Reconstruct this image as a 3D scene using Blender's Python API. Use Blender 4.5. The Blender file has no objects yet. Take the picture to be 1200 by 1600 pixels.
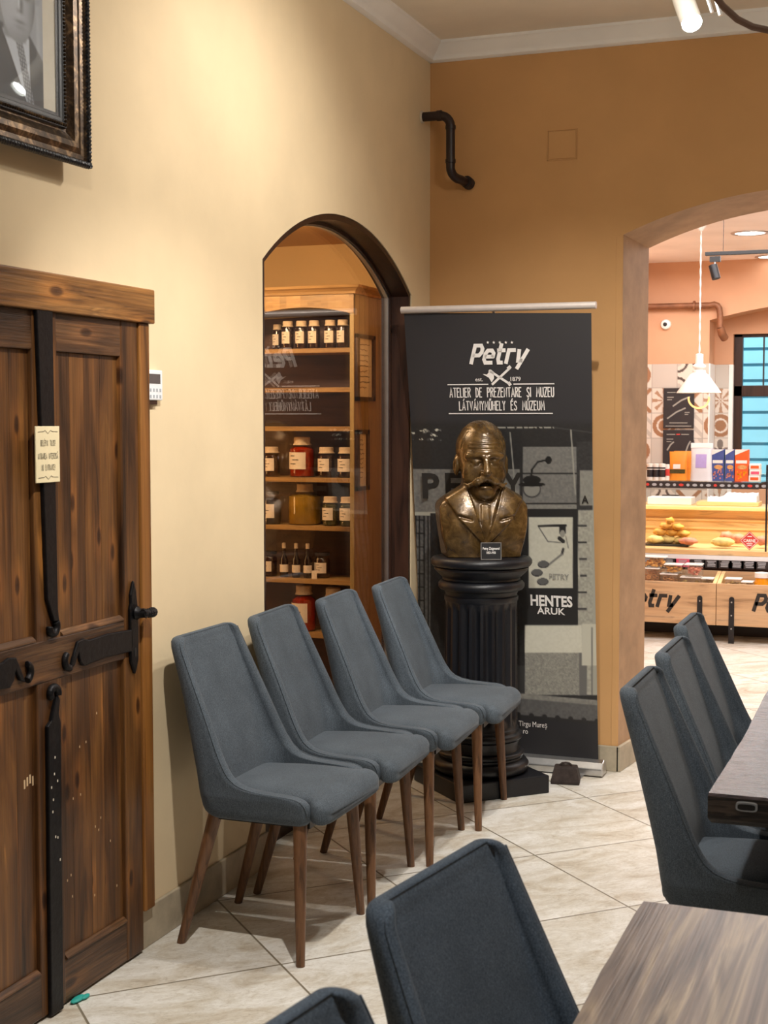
import bpy, bmesh, math, random
import numpy as np
from mathutils import Vector, Matrix

S = bpy.context.scene
COL = S.collection
rng = random.Random(7)
PI = math.pi

# ------------------------------------------------------------------ camera
F = 2218.0
TILT = math.atan(143 / F)
YAW = math.atan(845 / F * math.cos(TILT))
CAM = np.array([2.05, 0.0, 1.5])
FW = np.array([-math.sin(YAW) * math.cos(TILT), math.cos(YAW) * math.cos(TILT), -math.sin(TILT)])
RT = np.array([math.cos(YAW), math.sin(YAW), 0.0])
UP = np.cross(RT, FW)
cd = bpy.data.cameras.new('camera')
cd.sensor_fit = 'VERTICAL'
cd.lens = 6.86
cd.sensor_height = 6.86 * 1600 / F
cd.clip_start = 0.02
cd.dof.use_dof = True
cd.dof.focus_distance = 5.2
cd.dof.aperture_fstop = 1.78
cam = bpy.data.objects.new('camera', cd)
M = Matrix.Identity(4)
for i in range(3):
    M[i][0], M[i][1], M[i][2], M[i][3] = RT[i], UP[i], -FW[i], CAM[i]
cam.matrix_world = M
COL.objects.link(cam)
S.camera = cam

# ------------------------------------------------------------------ view, world
S.view_settings.view_transform = 'Standard'
S.view_settings.look = 'None'
S.view_settings.exposure = 0.0
S.view_settings.gamma = 1.0
S.view_settings.use_curve_mapping = False
W = bpy.data.worlds.new('world')
S.world = W
W.use_nodes = True
bg = W.node_tree.nodes['Background']
bg.inputs[0].default_value = (0.62, 0.85, 1.0, 1)
bg.inputs[1].default_value = 2.7

# ------------------------------------------------------------------ lights
def aim(o, p, t):
    o.location = p
    d = Vector(t) - Vector(p)
    o.rotation_euler = d.to_track_quat('-Z', 'Y').to_euler()

def spot(p, t, power, size=60, blend=0.6, color=(1, 0.93, 0.82), radius=0.03):
    l = bpy.data.lights.new('spot_lamp', 'SPOT')
    l.energy = power; l.spot_size = math.radians(size); l.spot_blend = blend
    l.color = color; l.shadow_soft_size = radius
    o = bpy.data.objects.new('spot_lamp', l); COL.objects.link(o); aim(o, p, t)
    return o

def fill_point(p, power, radius, color):
    l = bpy.data.lights.new('fill_light', 'POINT'); l.energy = power; l.shadow_soft_size = radius; l.color = color
    o = bpy.data.objects.new('fill_light', l); COL.objects.link(o); o.location = p
    return o

def area(p, t, power, sx, sy, color=(1, 0.95, 0.88)):
    l = bpy.data.lights.new('area_lamp', 'AREA')
    l.energy = power; l.shape = 'RECTANGLE'; l.size = sx; l.size_y = sy; l.color = color
    o = bpy.data.objects.new('area_lamp', l); COL.objects.link(o); aim(o, p, t)
    return o

COOL = (1.0, 0.945, 0.875)
spot((1.20, 2.45, 2.95), (0.45, 3.85, 0.6), 205, 66, 0.6, COOL, 0.03)     # key over the near table
spot((1.45, 1.0, 2.95), (0.0, 2.70, 2.5), 44, 40, 0.9, COOL, 0.04)
spot((1.20, 4.0, 2.98), (0.0, 4.0, 1.8), 76, 108, 0.9, COOL, 0.04)
spot((1.15, 3.9, 2.95), (0.62, 5.7, 0.95), 135, 66, 0.85, COOL, 0.03)        # towards bust and banner
spot((1.35, 3.2, 2.95), (1.95, 3.8, 0.7), 8, 60, 0.8, COOL, 0.05)        # far table
spot((1.75, 1.45, 2.95), (1.60, 1.75, 0.7), 115, 58, 0.8, (0.90, 0.95, 1.0), 0.05)          # near table
area((2.6, 1.5, 3.08), (2.6, 1.5, 0), 4, 2.6, 4.5, COOL)  # added soft fill from overhead, no fixture there
area((1.7, -1.7, 2.2), (1.4, 2.2, 0.7), 6, 1.6, 1.2, (0.80, 0.90, 1.0))        # daylight from the front of the shop
fill_point((1.35, 4.25, 2.80), 13, 0.14, (1.0, 0.95, 0.88))                       # added fill out of view, lifting ceiling and back wall
# museum room behind the arched window: small warm lamps
area((-0.85, 5.5, 2.38), (-0.75, 6.6, 1.4), 30, 0.9, 0.15, (1.0, 0.80, 0.55))
area((-1.7, 5.9, 1.3), (-0.8, 6.6, 1.1), 10, 0.15, 1.4, (1.0, 0.55, 0.22))
area((-0.32, 6.02, 2.43), (-0.48, 6.7, 1.0), 4, 0.25, 0.25, (1.0, 0.84, 0.6))  # added lamp, only to light the cabinet side
# shop beyond the arch
area((1.7, 8.4, 2.72), (1.7, 8.6, 0), 132, 2.6, 2.4, (1.0, 0.97, 0.96))
area((1.0, 10.6, 2.72), (1.0, 10.5, 0), 54, 2.6, 0.9, (1.0, 0.97, 0.96))
area((0.7, 10.35, 1.00), (0.7, 10.45, 0), 8.5, 1.9, 0.2, (1.0, 0.86, 0.6))

# ------------------------------------------------------------------ materials
MATS = {}
def new_mat(name):
    m = bpy.data.materials.new(name); m.use_nodes = True
    nt = m.node_tree
    return m, nt, nt.nodes['Principled BSDF']

def lin(c):
    return tuple((v / 255 / 12.92) if v / 255 <= 0.04045 else ((v / 255 + 0.055) / 1.055) ** 2.4 for v in c)

def N(nt, t, **kw):
    n = nt.nodes.new(t)
    for k, v in kw.items(): setattr(n, k, v)
    return n

def mapping(nt, scale=(1, 1, 1), rot=(0, 0, 0), loc=(0, 0, 0)):
    tc = N(nt, 'ShaderNodeTexCoord'); mp = N(nt, 'ShaderNodeMapping')
    mp.inputs['Scale'].default_value = scale; mp.inputs['Rotation'].default_value = rot
    mp.inputs['Location'].default_value = loc
    nt.links.new(tc.outputs['Object'], mp.inputs[0])
    return mp.outputs[0]

def noise(nt, vec, scale, detail=4, rough=0.6, dist=0.0):
    n = N(nt, 'ShaderNodeTexNoise')
    n.inputs['Scale'].default_value = scale; n.inputs['Detail'].default_value = detail
    n.inputs['Roughness'].default_value = rough; n.inputs['Distortion'].default_value = dist
    nt.links.new(vec, n.inputs['Vector'])
    return n.outputs['Fac']

def ramp(nt, fac, stops):
    r = N(nt, 'ShaderNodeValToRGB')
    e = r.color_ramp.elements
    while len(e) < len(stops): e.new(0.5)
    for i, (p, c) in enumerate(stops):
        e[i].position = p; e[i].color = (*c[:3], 1)
    nt.links.new(fac, r.inputs[0])
    return r.outputs[0]

def mixc(nt, a, b, fac, mode='MIX'):
    n = N(nt, 'ShaderNodeMix', data_type='RGBA', blend_type=mode)
    for sock, v in ((n.inputs[0], fac), (n.inputs[6], a), (n.inputs[7], b)):
        if hasattr(v, 'links') or isinstance(v, bpy.types.NodeSocket): nt.links.new(v, sock)
        elif isinstance(v, (int, float)): sock.default_value = v
        else: sock.default_value = (*v[:3], 1)
    return n.outputs[2]

def bump(nt, bsdf, height, strength, dist=0.002):
    b = N(nt, 'ShaderNodeBump'); b.inputs['Strength'].default_value = strength
    b.inputs['Distance'].default_value = dist
    nt.links.new(height, b.inputs['Height']); nt.links.new(b.outputs[0], bsdf.inputs['Normal'])

def plain(name, rgb, rough=0.5, metal=0.0, var=0.12, nscale=30, bstr=0.0, srgb=True, spec=None, trans=0.0):
    if name in MATS: return MATS[name]
    m, nt, b = new_mat(name)
    c = lin(rgb) if srgb else rgb
    f = noise(nt, mapping(nt), nscale, 5)
    lo = tuple(v * (1 - var) for v in c); hi = tuple(min(1, v * (1 + var)) for v in c)
    nt.links.new(ramp(nt, f, [(0.3, lo), (0.7, hi)]), b.inputs['Base Color'])
    b.inputs['Roughness'].default_value = rough; b.inputs['Metallic'].default_value = metal
    if spec is not None: b.inputs['Specular IOR Level'].default_value = spec
    if trans: b.inputs['Transmission Weight'].default_value = trans
    if bstr: bump(nt, b, f, bstr)
    MATS[name] = m
    return m

def wood(name, stops, axis=2, along=1.3, across=11, rough=0.5, fine=0.35, bstr=0.25, island=0.25, dist=1.2, rotz=0.0, knots=0.0):
    m, nt, b = new_mat(name)
    sc = [across] * 3; sc[axis] = along
    sf = [across * 9] * 3; sf[axis] = along * 2.2
    if rotz:
        v1 = mapping(nt, tuple(sc), (0, 0, rotz)); v2 = mapping(nt, tuple(sf), (0, 0, rotz))
    else:
        v1 = mapping(nt, tuple(sc)); v2 = mapping(nt, tuple(sf))
    geo = N(nt, 'ShaderNodeNewGeometry')
    add = N(nt, 'ShaderNodeVectorMath', operation='ADD')
    mul = N(nt, 'ShaderNodeVectorMath', operation='SCALE'); mul.inputs[3].default_value = 37.0
    cmb = N(nt, 'ShaderNodeCombineXYZ')
    for i in range(3): nt.links.new(geo.outputs['Random Per Island'], cmb.inputs[i])
    nt.links.new(cmb.outputs[0], mul.inputs[0]); nt.links.new(v1, add.inputs[0]); nt.links.new(mul.outputs[0], add.inputs[1])
    f1 = noise(nt, add.outputs[0], 1.0, 4, 0.55, dist)
    wv = N(nt, 'ShaderNodeMath', operation='MULTIPLY'); wv.inputs[1].default_value = 6.0
    nt.links.new(f1, wv.inputs[0])
    fr = N(nt, 'ShaderNodeMath', operation='PINGPONG'); fr.inputs[1].default_value = 1.0
    nt.links.new(wv.outputs[0], fr.inputs[0])
    f2 = noise(nt, v2, 1.0, 3, 0.6)
    base = ramp(nt, f1, stops)
    ring = ramp(nt, fr.outputs[0], [(0.0, (0.55, 0.52, 0.5)), (0.35, (1, 1, 1)), (1.0, (1.12, 1.1, 1.08))])
    c = mixc(nt, base, ring, 0.85 if knots else 0.7, 'MULTIPLY')
    if knots:
        sk = [knots] * 3; sk[axis] = knots * 0.42
        kv = N(nt, 'ShaderNodeVectorMath', operation='ADD')
        sp_ = N(nt, 'ShaderNodeSeparateXYZ'); cb_ = N(nt, 'ShaderNodeCombineXYZ')
        nt.links.new(mapping(nt, tuple(sk)), sp_.inputs[0])
        nt.links.new(sp_.outputs[1], cb_.inputs[0]); nt.links.new(sp_.outputs[2], cb_.inputs[1])
        nt.links.new(cb_.outputs[0], kv.inputs[0]); nt.links.new(mul.outputs[0], kv.inputs[1])
        vo = N(nt, 'ShaderNodeTexVoronoi', voronoi_dimensions='2D'); vo.inputs['Scale'].default_value = 1.0; vo.inputs['Randomness'].default_value = 1.0
        nt.links.new(kv.outputs[0], vo.inputs['Vector'])
        kc = ramp(nt, vo.outputs['Distance'], [(0.0, (0.28, 0.22, 0.18)), (0.05, (0.5, 0.42, 0.36)), (0.085, (1.65, 1.55, 1.4)), (0.16, (1.35, 1.3, 1.2)), (0.24, (1, 1, 1))])
        c = mixc(nt, c, kc, 1.0, 'MULTIPLY')
    fin = ramp(nt, f2, [(0.25, (1 - fine,) * 3), (0.75, (1 + fine * 0.6,) * 3)])
    c = mixc(nt, c, fin, 1.0, 'MULTIPLY')
    isl = N(nt, 'ShaderNodeMapRange'); isl.inputs[3].default_value = 1 - island; isl.inputs[4].default_value = 1 + island
    nt.links.new(geo.outputs['Random Per Island'], isl.inputs[0])
    hsv = N(nt, 'ShaderNodeHueSaturation'); nt.links.new(isl.outputs[0], hsv.inputs['Value']); nt.links.new(c, hsv.inputs['Color'])
    nt.links.new(hsv.outputs[0], b.inputs['Base Color'])
    b.inputs['Roughness'].default_value = rough
    bump(nt, b, f2, bstr, 0.003)
    MATS[name] = m
    return m

def emit(name, rgb, strength):
    m, nt, b = new_mat(name)
    b.inputs['Base Color'].default_value = (*rgb, 1)
    b.inputs['Emission Color'].default_value = (*rgb, 1); b.inputs['Emission Strength'].default_value = strength
    MATS[name] = m
    return m

def glass_mat(name, tint=(1, 1, 1), ior=1.5, rough=0.0, body=0.0, bodycol=(1, 1, 1)):
    m, nt, b = new_mat(name)
    out = nt.nodes['Material Output']
    tr = N(nt, 'ShaderNodeBsdfTransparent'); tr.inputs[0].default_value = (*tint, 1)
    gl = N(nt, 'ShaderNodeBsdfGlossy'); gl.inputs['Roughness'].default_value = rough
    geo = N(nt, 'ShaderNodeNewGeometry'); dt = N(nt, 'ShaderNodeVectorMath', operation='DOT_PRODUCT')
    nt.links.new(geo.outputs['Normal'], dt.inputs[0]); nt.links.new(geo.outputs['Incoming'], dt.inputs[1])
    def mth(op, a, b_=0.0):
        n = N(nt, 'ShaderNodeMath', operation=op)
        for i, v in enumerate((a, b_)):
            if isinstance(v, float): n.inputs[i].default_value = v
            else: nt.links.new(v, n.inputs[i])
        return n
    f0 = ((ior - 1) / (ior + 1)) ** 2          # Schlick reflectance, the same from both sides of the pane
    p5 = mth('POWER', mth('SUBTRACT', 1.0, mth('ABSOLUTE', dt.outputs['Value']).outputs[0]).outputs[0], 5.0)
    fr = mth('ADD', mth('MULTIPLY', p5.outputs[0], 1.0 - f0).outputs[0], f0)
    mx = N(nt, 'ShaderNodeMixShader')
    src = tr.outputs[0]
    if body:
        df = N(nt, 'ShaderNodeBsdfDiffuse'); df.inputs[0].default_value = (*bodycol, 1)
        m2 = N(nt, 'ShaderNodeMixShader'); m2.inputs[0].default_value = body
        nt.links.new(src, m2.inputs[1]); nt.links.new(df.outputs[0], m2.inputs[2]); src = m2.outputs[0]
    nt.links.new(fr.outputs[0], mx.inputs[0]); nt.links.new(src, mx.inputs[1]); nt.links.new(gl.outputs[0], mx.inputs[2])
    nt.links.new(mx.outputs[0], out.inputs[0])
    nt.nodes.remove(b)
    MATS[name] = m
    return m

def painted(name, rough=0.6):
    m, nt, b = new_mat(name)
    a = N(nt, 'ShaderNodeAttribute', attribute_name='Col')
    nt.links.new(a.outputs[0], b.inputs['Base Color'])
    b.inputs['Roughness'].default_value = rough
    MATS[name] = m
    return m

def wall_paint(name, rgb, bs=0.15):
    m, nt, b = new_mat(name)
    v = mapping(nt)
    f = noise(nt, v, 2.2, 5, 0.55); g = noise(nt, v, 60, 3, 0.5)
    lo = tuple(x * 0.93 for x in rgb); hi = tuple(min(1, x * 1.06) for x in rgb)
    nt.links.new(ramp(nt, f, [(0.3, lo), (0.7, hi)]), b.inputs['Base Color'])
    b.inputs['Roughness'].default_value = 0.75
    b.inputs['Specular IOR Level'].default_value = 0.25
    bump(nt, b, g, bs, 0.002)
    MATS[name] = m
    return m

def floor_tiles(name):
    m, nt, b = new_mat(name)
    tc = N(nt, 'ShaderNodeTexCoord'); sp = N(nt, 'ShaderNodeSeparateXYZ')
    nt.links.new(tc.outputs['Object'], sp.inputs[0])
    s = 0.57
    def m2(op, a, c=None):
        n = N(nt, 'ShaderNodeMath', operation=op)
        for i, v in enumerate((a, c)):
            if v is None: continue
            if isinstance(v, (int, float)): n.inputs[i].default_value = v
            else: nt.links.new(v, n.inputs[i])
        return n.outputs[0]
    u = m2('DIVIDE', m2('SUBTRACT', m2('MULTIPLY', m2('ADD', sp.outputs[0], sp.outputs[1]), 0.70711), 2.19), s)
    w = m2('DIVIDE', m2('SUBTRACT', m2('MULTIPLY', m2('SUBTRACT', sp.outputs[1], sp.outputs[0]), 0.70711), 2.165), s)
    def edge(q):
        f = m2('FRACT', q); return m2('MINIMUM', f, m2('SUBTRACT', 1.0, f))
    e = m2('MINIMUM', edge(u), edge(w))
    cell = N(nt, 'ShaderNodeCombineXYZ')
    nt.links.new(m2('FLOOR', u), cell.inputs[0]); nt.links.new(m2('FLOOR', w), cell.inputs[1])
    wn = N(nt, 'ShaderNodeTexWhiteNoise', noise_dimensions='3D'); nt.links.new(cell.outputs[0], wn.inputs['Vector'])
    off = N(nt, 'ShaderNodeVectorMath', operation='SCALE'); off.inputs[3].default_value = 9.0
    nt.links.new(wn.outputs['Color'], off.inputs[0])
    uv = N(nt, 'ShaderNodeCombineXYZ'); nt.links.new(u, uv.inputs[0]); nt.links.new(m2('MULTIPLY', w, 1.9), uv.inputs[1])
    av = N(nt, 'ShaderNodeVectorMath', operation='ADD'); nt.links.new(uv.outputs[0], av.inputs[0]); nt.links.new(off.outputs[0], av.inputs[1])
    big = noise(nt, av.outputs[0], 2.3, 8, 0.68, 1.2)
    fine = noise(nt, av.outputs[0], 15, 8, 0.78, 1.6)
    c = ramp(nt, big, [(0.28, lin((176, 160, 138))), (0.42, lin((206, 199, 185))), (0.54, lin((222, 219, 211))), (0.72, lin((236, 235, 231)))])
    c2 = ramp(nt, fine, [(0.30, (0.55, 0.50, 0.43)), (0.42, (0.90, 0.88, 0.85)), (0.56, (1.04, 1.04, 1.04)), (0.7, (1.12, 1.12, 1.12))])
    c = mixc(nt, c, c2, 0.85, 'MULTIPLY')
    speck = noise(nt, av.outputs[0], 46, 6, 0.8, 0.6)
    c = mixc(nt, c, ramp(nt, speck, [(0.33, (0.66, 0.62, 0.56)), (0.45, (1, 1, 1))]), 0.7, 'MULTIPLY')
    g = m2('GREATER_THAN', e, 0.0058)
    c = mixc(nt, lin((128, 118, 100)), c, g)
    nt.links.new(c, b.inputs['Base Color'])
    rr = N(nt, 'ShaderNodeMapRange'); rr.inputs[3].default_value = 0.28; rr.inputs[4].default_value = 0.5
    nt.links.new(fine, rr.inputs[0]); nt.links.new(rr.outputs[0], b.inputs['Roughness'])
    hh = m2('ADD', m2('MULTIPLY', m2('MINIMUM', e, 0.012), 60.0), m2('MULTIPLY', fine, 0.35))
    bump(nt, b, hh, 0.35, 0.003)
    MATS[name] = m
    return m

def fabric(name, rgb):
    m, nt, b = new_mat(name)
    v = mapping(nt)
    f = noise(nt, v, 420, 2, 0.7); g = noise(nt, v, 9, 4, 0.6)
    vs = mapping(nt, (500, 500, 60)); h = noise(nt, vs, 1.0, 2, 0.7)
    c = lin(rgb)
    base = ramp(nt, f, [(0.3, tuple(x * 0.6 for x in c)), (0.7, tuple(x * 1.45 for x in c))])
    c2 = ramp(nt, g, [(0.3, (0.85,) * 3), (0.7, (1.12,) * 3)])
    k = mixc(nt, base, c2, 1.0, 'MULTIPLY')
    c3 = ramp(nt, h, [(0.3, (0.8,) * 3), (0.7, (1.2,) * 3)])
    k = mixc(nt, k, c3, 1.0, 'MULTIPLY')
    nt.links.new(k, b.inputs['Base Color'])
    b.inputs['Roughness'].default_value = 0.85
    b.inputs['Sheen Weight'].default_value = 0.1; b.inputs['Sheen Roughness'].default_value = 0.4
    b.inputs['Specular IOR Level'].default_value = 0.14
    bump(nt, b, f, 0.25, 0.001)
    MATS[name] = m
    return m

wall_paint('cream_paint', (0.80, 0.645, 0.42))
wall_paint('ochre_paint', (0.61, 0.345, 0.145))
wall_paint('ceiling_paint', (0.88, 0.80, 0.68))
wall_paint('moulding_paint', (0.93, 0.91, 0.88), 0.05)
wall_paint('peach_paint', (0.62, 0.35, 0.21))
wall_paint('shop_ceiling_paint', (0.92, 0.83, 0.81), 0.05)
wall_paint('museum_paint', (0.62, 0.36, 0.13))
floor_tiles('travertine_tiles')
fabric('grey_fabric', (80, 88, 96))
fabric('grey_fabric_dark', (62, 66, 71))
plain('baseboard_stone', (176, 164, 142), 0.5, 0, 0.25, 9, 0.2)
wood('door_wood', [(0.26, lin((40, 24, 12))), (0.44, lin((76, 47, 23))), (0.58, lin((102, 66, 32))), (0.78, lin((160, 110, 56)))], 2, 1.3, 13, 0.42, 0.45, 0.4, knots=7.0)
wood('door_wood_rail', [(0.28, lin((40, 25, 14))), (0.48, lin((72, 47, 27))), (0.62, lin((98, 68, 42))), (0.8, lin((140, 104, 68)))], 1, 2.0, 22, 0.42, 0.5, 0.5, knots=6.0)
wood('lintel_wood', [(0.28, lin((78, 48, 20))), (0.46, lin((126, 84, 40))), (0.62, lin((152, 106, 56))), (0.8, lin((182, 134, 78)))], 1, 1.8, 24, 0.5, 0.45, 0.45, knots=5.5)
wood('jamb_wood', [(0.28, lin((96, 58, 22))), (0.48, lin((134, 86, 36))), (0.62, lin((158, 106, 48))), (0.8, lin((186, 132, 66)))], 2, 1.0, 13)
wood('leg_wood', [(0.25, lin((74, 48, 28))), (0.5, lin((106, 72, 46))), (0.75, lin((132, 94, 62)))], 2, 3, 60, 0.45, 0.2, 0.1, 0.1)
wood('table_wood', [(0.25, lin((66, 56, 51))), (0.40, lin((98, 83, 74))), (0.52, lin((128, 110, 96))), (0.60, lin((168, 145, 118))), (0.68, lin((120, 103, 92))), (0.82, lin((92, 79, 73)))], 1, 1.1, 20, 0.36, 0.4, 0.25, 0.05, 0.9)
wood('dark_table_wood', [(0.25, lin((48, 40, 42))), (0.45, lin((82, 70, 72))), (0.6, lin((108, 94, 96))), (0.8, lin((132, 116, 118)))], 0, 9, 34, 0.24, 0.3, 0.5, 0.05, 2.6)
wood('slab_edge_wood', [(0.34, lin((14, 11, 10))), (0.5, lin((38, 31, 28))), (0.66, lin((86, 74, 66)))], 0, 5, 34, 0.6, 0.4, 0.8, 0.05, 2.5)
wood('cabinet_wood', [(0.28, lin((132, 94, 50))), (0.5, lin((164, 122, 70))), (0.75, lin((190, 148, 92)))], 0, 1.5, 14, 0.45, 0.2)
wood('cabinet_side_wood', [(0.28, lin((150, 122, 74))), (0.5, lin((172, 142, 90))), (0.75, lin((192, 160, 108)))], 2, 1.0, 12, 0.4, 0.2)
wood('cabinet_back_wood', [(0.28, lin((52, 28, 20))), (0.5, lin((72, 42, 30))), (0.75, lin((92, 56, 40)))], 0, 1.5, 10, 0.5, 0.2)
wood('crate_wood', [(0.28, lin((184, 146, 106))), (0.5, lin((202, 166, 126))), (0.75, lin((216, 184, 146)))], 0, 1.6, 12, 0.5, 0.15, 0.1)
wood('pale_wood', [(0.28, lin((214, 172, 112))), (0.5, lin((228, 190, 134))), (0.75, lin((238, 206, 156)))], 0, 1.6, 12, 0.5, 0.12, 0.1)
wood('frame_dark_wood', [(0.28, lin((34, 20, 14))), (0.5, lin((50, 30, 22))), (0.75, lin((66, 42, 30)))], 2, 2.0, 20, 0.35, 0.2, 0.15)
plain('wrought_iron', (26, 25, 27), 0.45, 0.6, 0.4, 60, 0.5)
plain('black_paint_gloss', (15, 16, 22), 0.42, 0.0, 0.3, 140, 0.35)
plain('plaster_brown', (180, 146, 114), 0.7, 0, 0.2, 6, 0.2)
plain('banner_metal', (214, 205, 200), 0.4, 0.3, 0.05)
plain('silver', (190, 190, 190), 0.28, 0.9, 0.08)
plain('steel_dark', (48, 48, 50), 0.45, 0.7, 0.15)
plain('black_plastic', (22, 22, 24), 0.5, 0, 0.15)
plain('white_plastic', (232, 236, 240), 0.4, 0, 0.03)
plain('screen_grey', (86, 84, 86), 0.2, 0, 0.08)
plain('pale_grey', (170, 176, 184), 0.5, 0, 0.05)
plain('white_print', (236, 232, 228), 0.7, 0, 0.02)
plain('grey_print', (150, 148, 140), 0.7, 0, 0.05)
plain('ink', (38, 34, 30), 0.7, 0, 0.1)
plain('paper_cream', (226, 212, 174), 0.75, 0, 0.06, 14)
plain('mat_board', (244, 240, 226), 0.8, 0, 0.03)
plain('rust', (58, 48, 44), 0.8, 0.3, 0.4, 40, 0.6)
plain('brown_pipe', (40, 27, 28), 0.4, 0, 0.15)
plain('copper_pipe', (138, 92, 64), 0.5, 0.3, 0.3, 12, 0.3)
plain('white_enamel', (240, 238, 232), 0.35, 0, 0.02)
plain('brass', (206, 150, 60), 0.3, 0.8, 0.1)
plain('lid_cloth', (206, 176, 140), 0.85, 0, 0.2, 60, 0.3)
plain('label_paper', (226, 204, 178), 0.75, 0, 0.05)
plain('preserve_dark', (46, 24, 16), 0.18, 0, 0.5, 40, spec=0.7)
plain('preserve_red', (150, 38, 12), 0.15, 0, 0.4, 30, spec=0.7)
plain('preserve_green', (150, 112, 22), 0.15, 0, 0.3, 18, spec=0.7)
plain('preserve_olive', (74, 70, 40), 0.18, 0, 0.4, 40, spec=0.7)
plain('bottle_dark', (34, 20, 16), 0.1, 0, 0.2, spec=0.8)
plain('orange_bag', (236, 148, 44), 0.45, 0, 0.12, 12, 0.3)
plain('white_bag', (226, 228, 236), 0.4, 0, 0.04, 8, 0.3)
plain('lilac_label', (176, 160, 220), 0.5, 0, 0.06)
plain('blue_box', (66, 84, 150), 0.5, 0, 0.1)
plain('orange_box', (232, 96, 36), 0.5, 0, 0.1)
plain('red_sign', (206, 62, 56), 0.5, 0, 0.08)
plain('pink_label', (224, 90, 120), 0.5, 0, 0.1)
plain('pastry', (226, 160, 64), 0.55, 0, 0.4, 26, 0.5)
plain('pastry_pale', (236, 204, 130), 0.6, 0, 0.3, 26, 0.5)
plain('ham', (222, 140, 112), 0.5, 0, 0.3, 26, 0.3)
plain('pretzel', (214, 158, 98), 0.5, 0, 0.3, 40, 0.3)
plain('honey', (240, 160, 20), 0.15, 0, 0.15, spec=0.7)
plain('tray_white', (236, 234, 230), 0.5, 0, 0.03)
plain('teal_rubber', (40, 160, 150), 0.5, 0, 0.1)
plain('cable_brown', (110, 84, 70), 0.6, 0, 0.1)
plain('menu_black', (40, 37, 40), 0.5, 0, 0.1)
plain('facade_blue', (70, 140, 156), 0.8, 0, 0.06, 3)
plain('facade_pale', (176, 228, 236), 0.8, 0, 0.04, 3)
plain('scuff', (206, 178, 140), 0.8, 0, 0.2)
plain('chip_white', (224, 214, 196), 0.8, 0, 0.1)
glass_mat('window_glass', (0.94, 0.92, 0.88), 2.4)
glass_mat('case_glass', (0.95, 0.98, 0.98), 1.4)
glass_mat('jar_glass', (0.96, 0.95, 0.92), 1.5)
glass_mat('clear_plastic', (0.96, 0.96, 0.95), 1.4, 0.1, 0.05, (0.95, 0.93, 0.9))
glass_mat('picture_glass', (0.97, 0.97, 0.97), 1.4, 0.02)
emit('lamp_glow', (0.95, 1.0, 1.0), 40)
emit('pendant_glow', (1.0, 0.66, 0.25), 1.1)
emit('panel_glow', (1.0, 0.98, 0.95), 6)
painted('print_paint', 0.55)
painted('tile_paint', 0.3)

def bronze_mat():
    m, nt, b = new_mat('bronze')
    v = mapping(nt)
    f = noise(nt, v, 22, 6, 0.65, 0.6)
    nt.links.new(ramp(nt, f, [(0.3, lin((56, 40, 20))), (0.5, lin((90, 67, 34))), (0.7, lin((126, 98, 56)))]), b.inputs['Base Color'])
    b.inputs['Metallic'].default_value = 0.35; b.inputs['Roughness'].default_value = 0.27; b.inputs['Specular IOR Level'].default_value = 0.9
    g = noise(nt, v, 45, 4, 0.6)
    bump(nt, b, g, 0.35, 0.004)
    MATS['bronze'] = m
bronze_mat()
def antique_mat():
    m, nt, b = new_mat('antique_bronze')
    f = noise(nt, mapping(nt), 34, 6, 0.7, 0.8)
    nt.links.new(ramp(nt, f, [(0.3, lin((30, 25, 21))), (0.5, lin((70, 55, 41))), (0.68, lin((142, 116, 86)))]), b.inputs['Base Color'])
    b.inputs['Metallic'].default_value = 0.7; b.inputs['Roughness'].default_value = 0.32
    MATS['antique_bronze'] = m
antique_mat()

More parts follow.
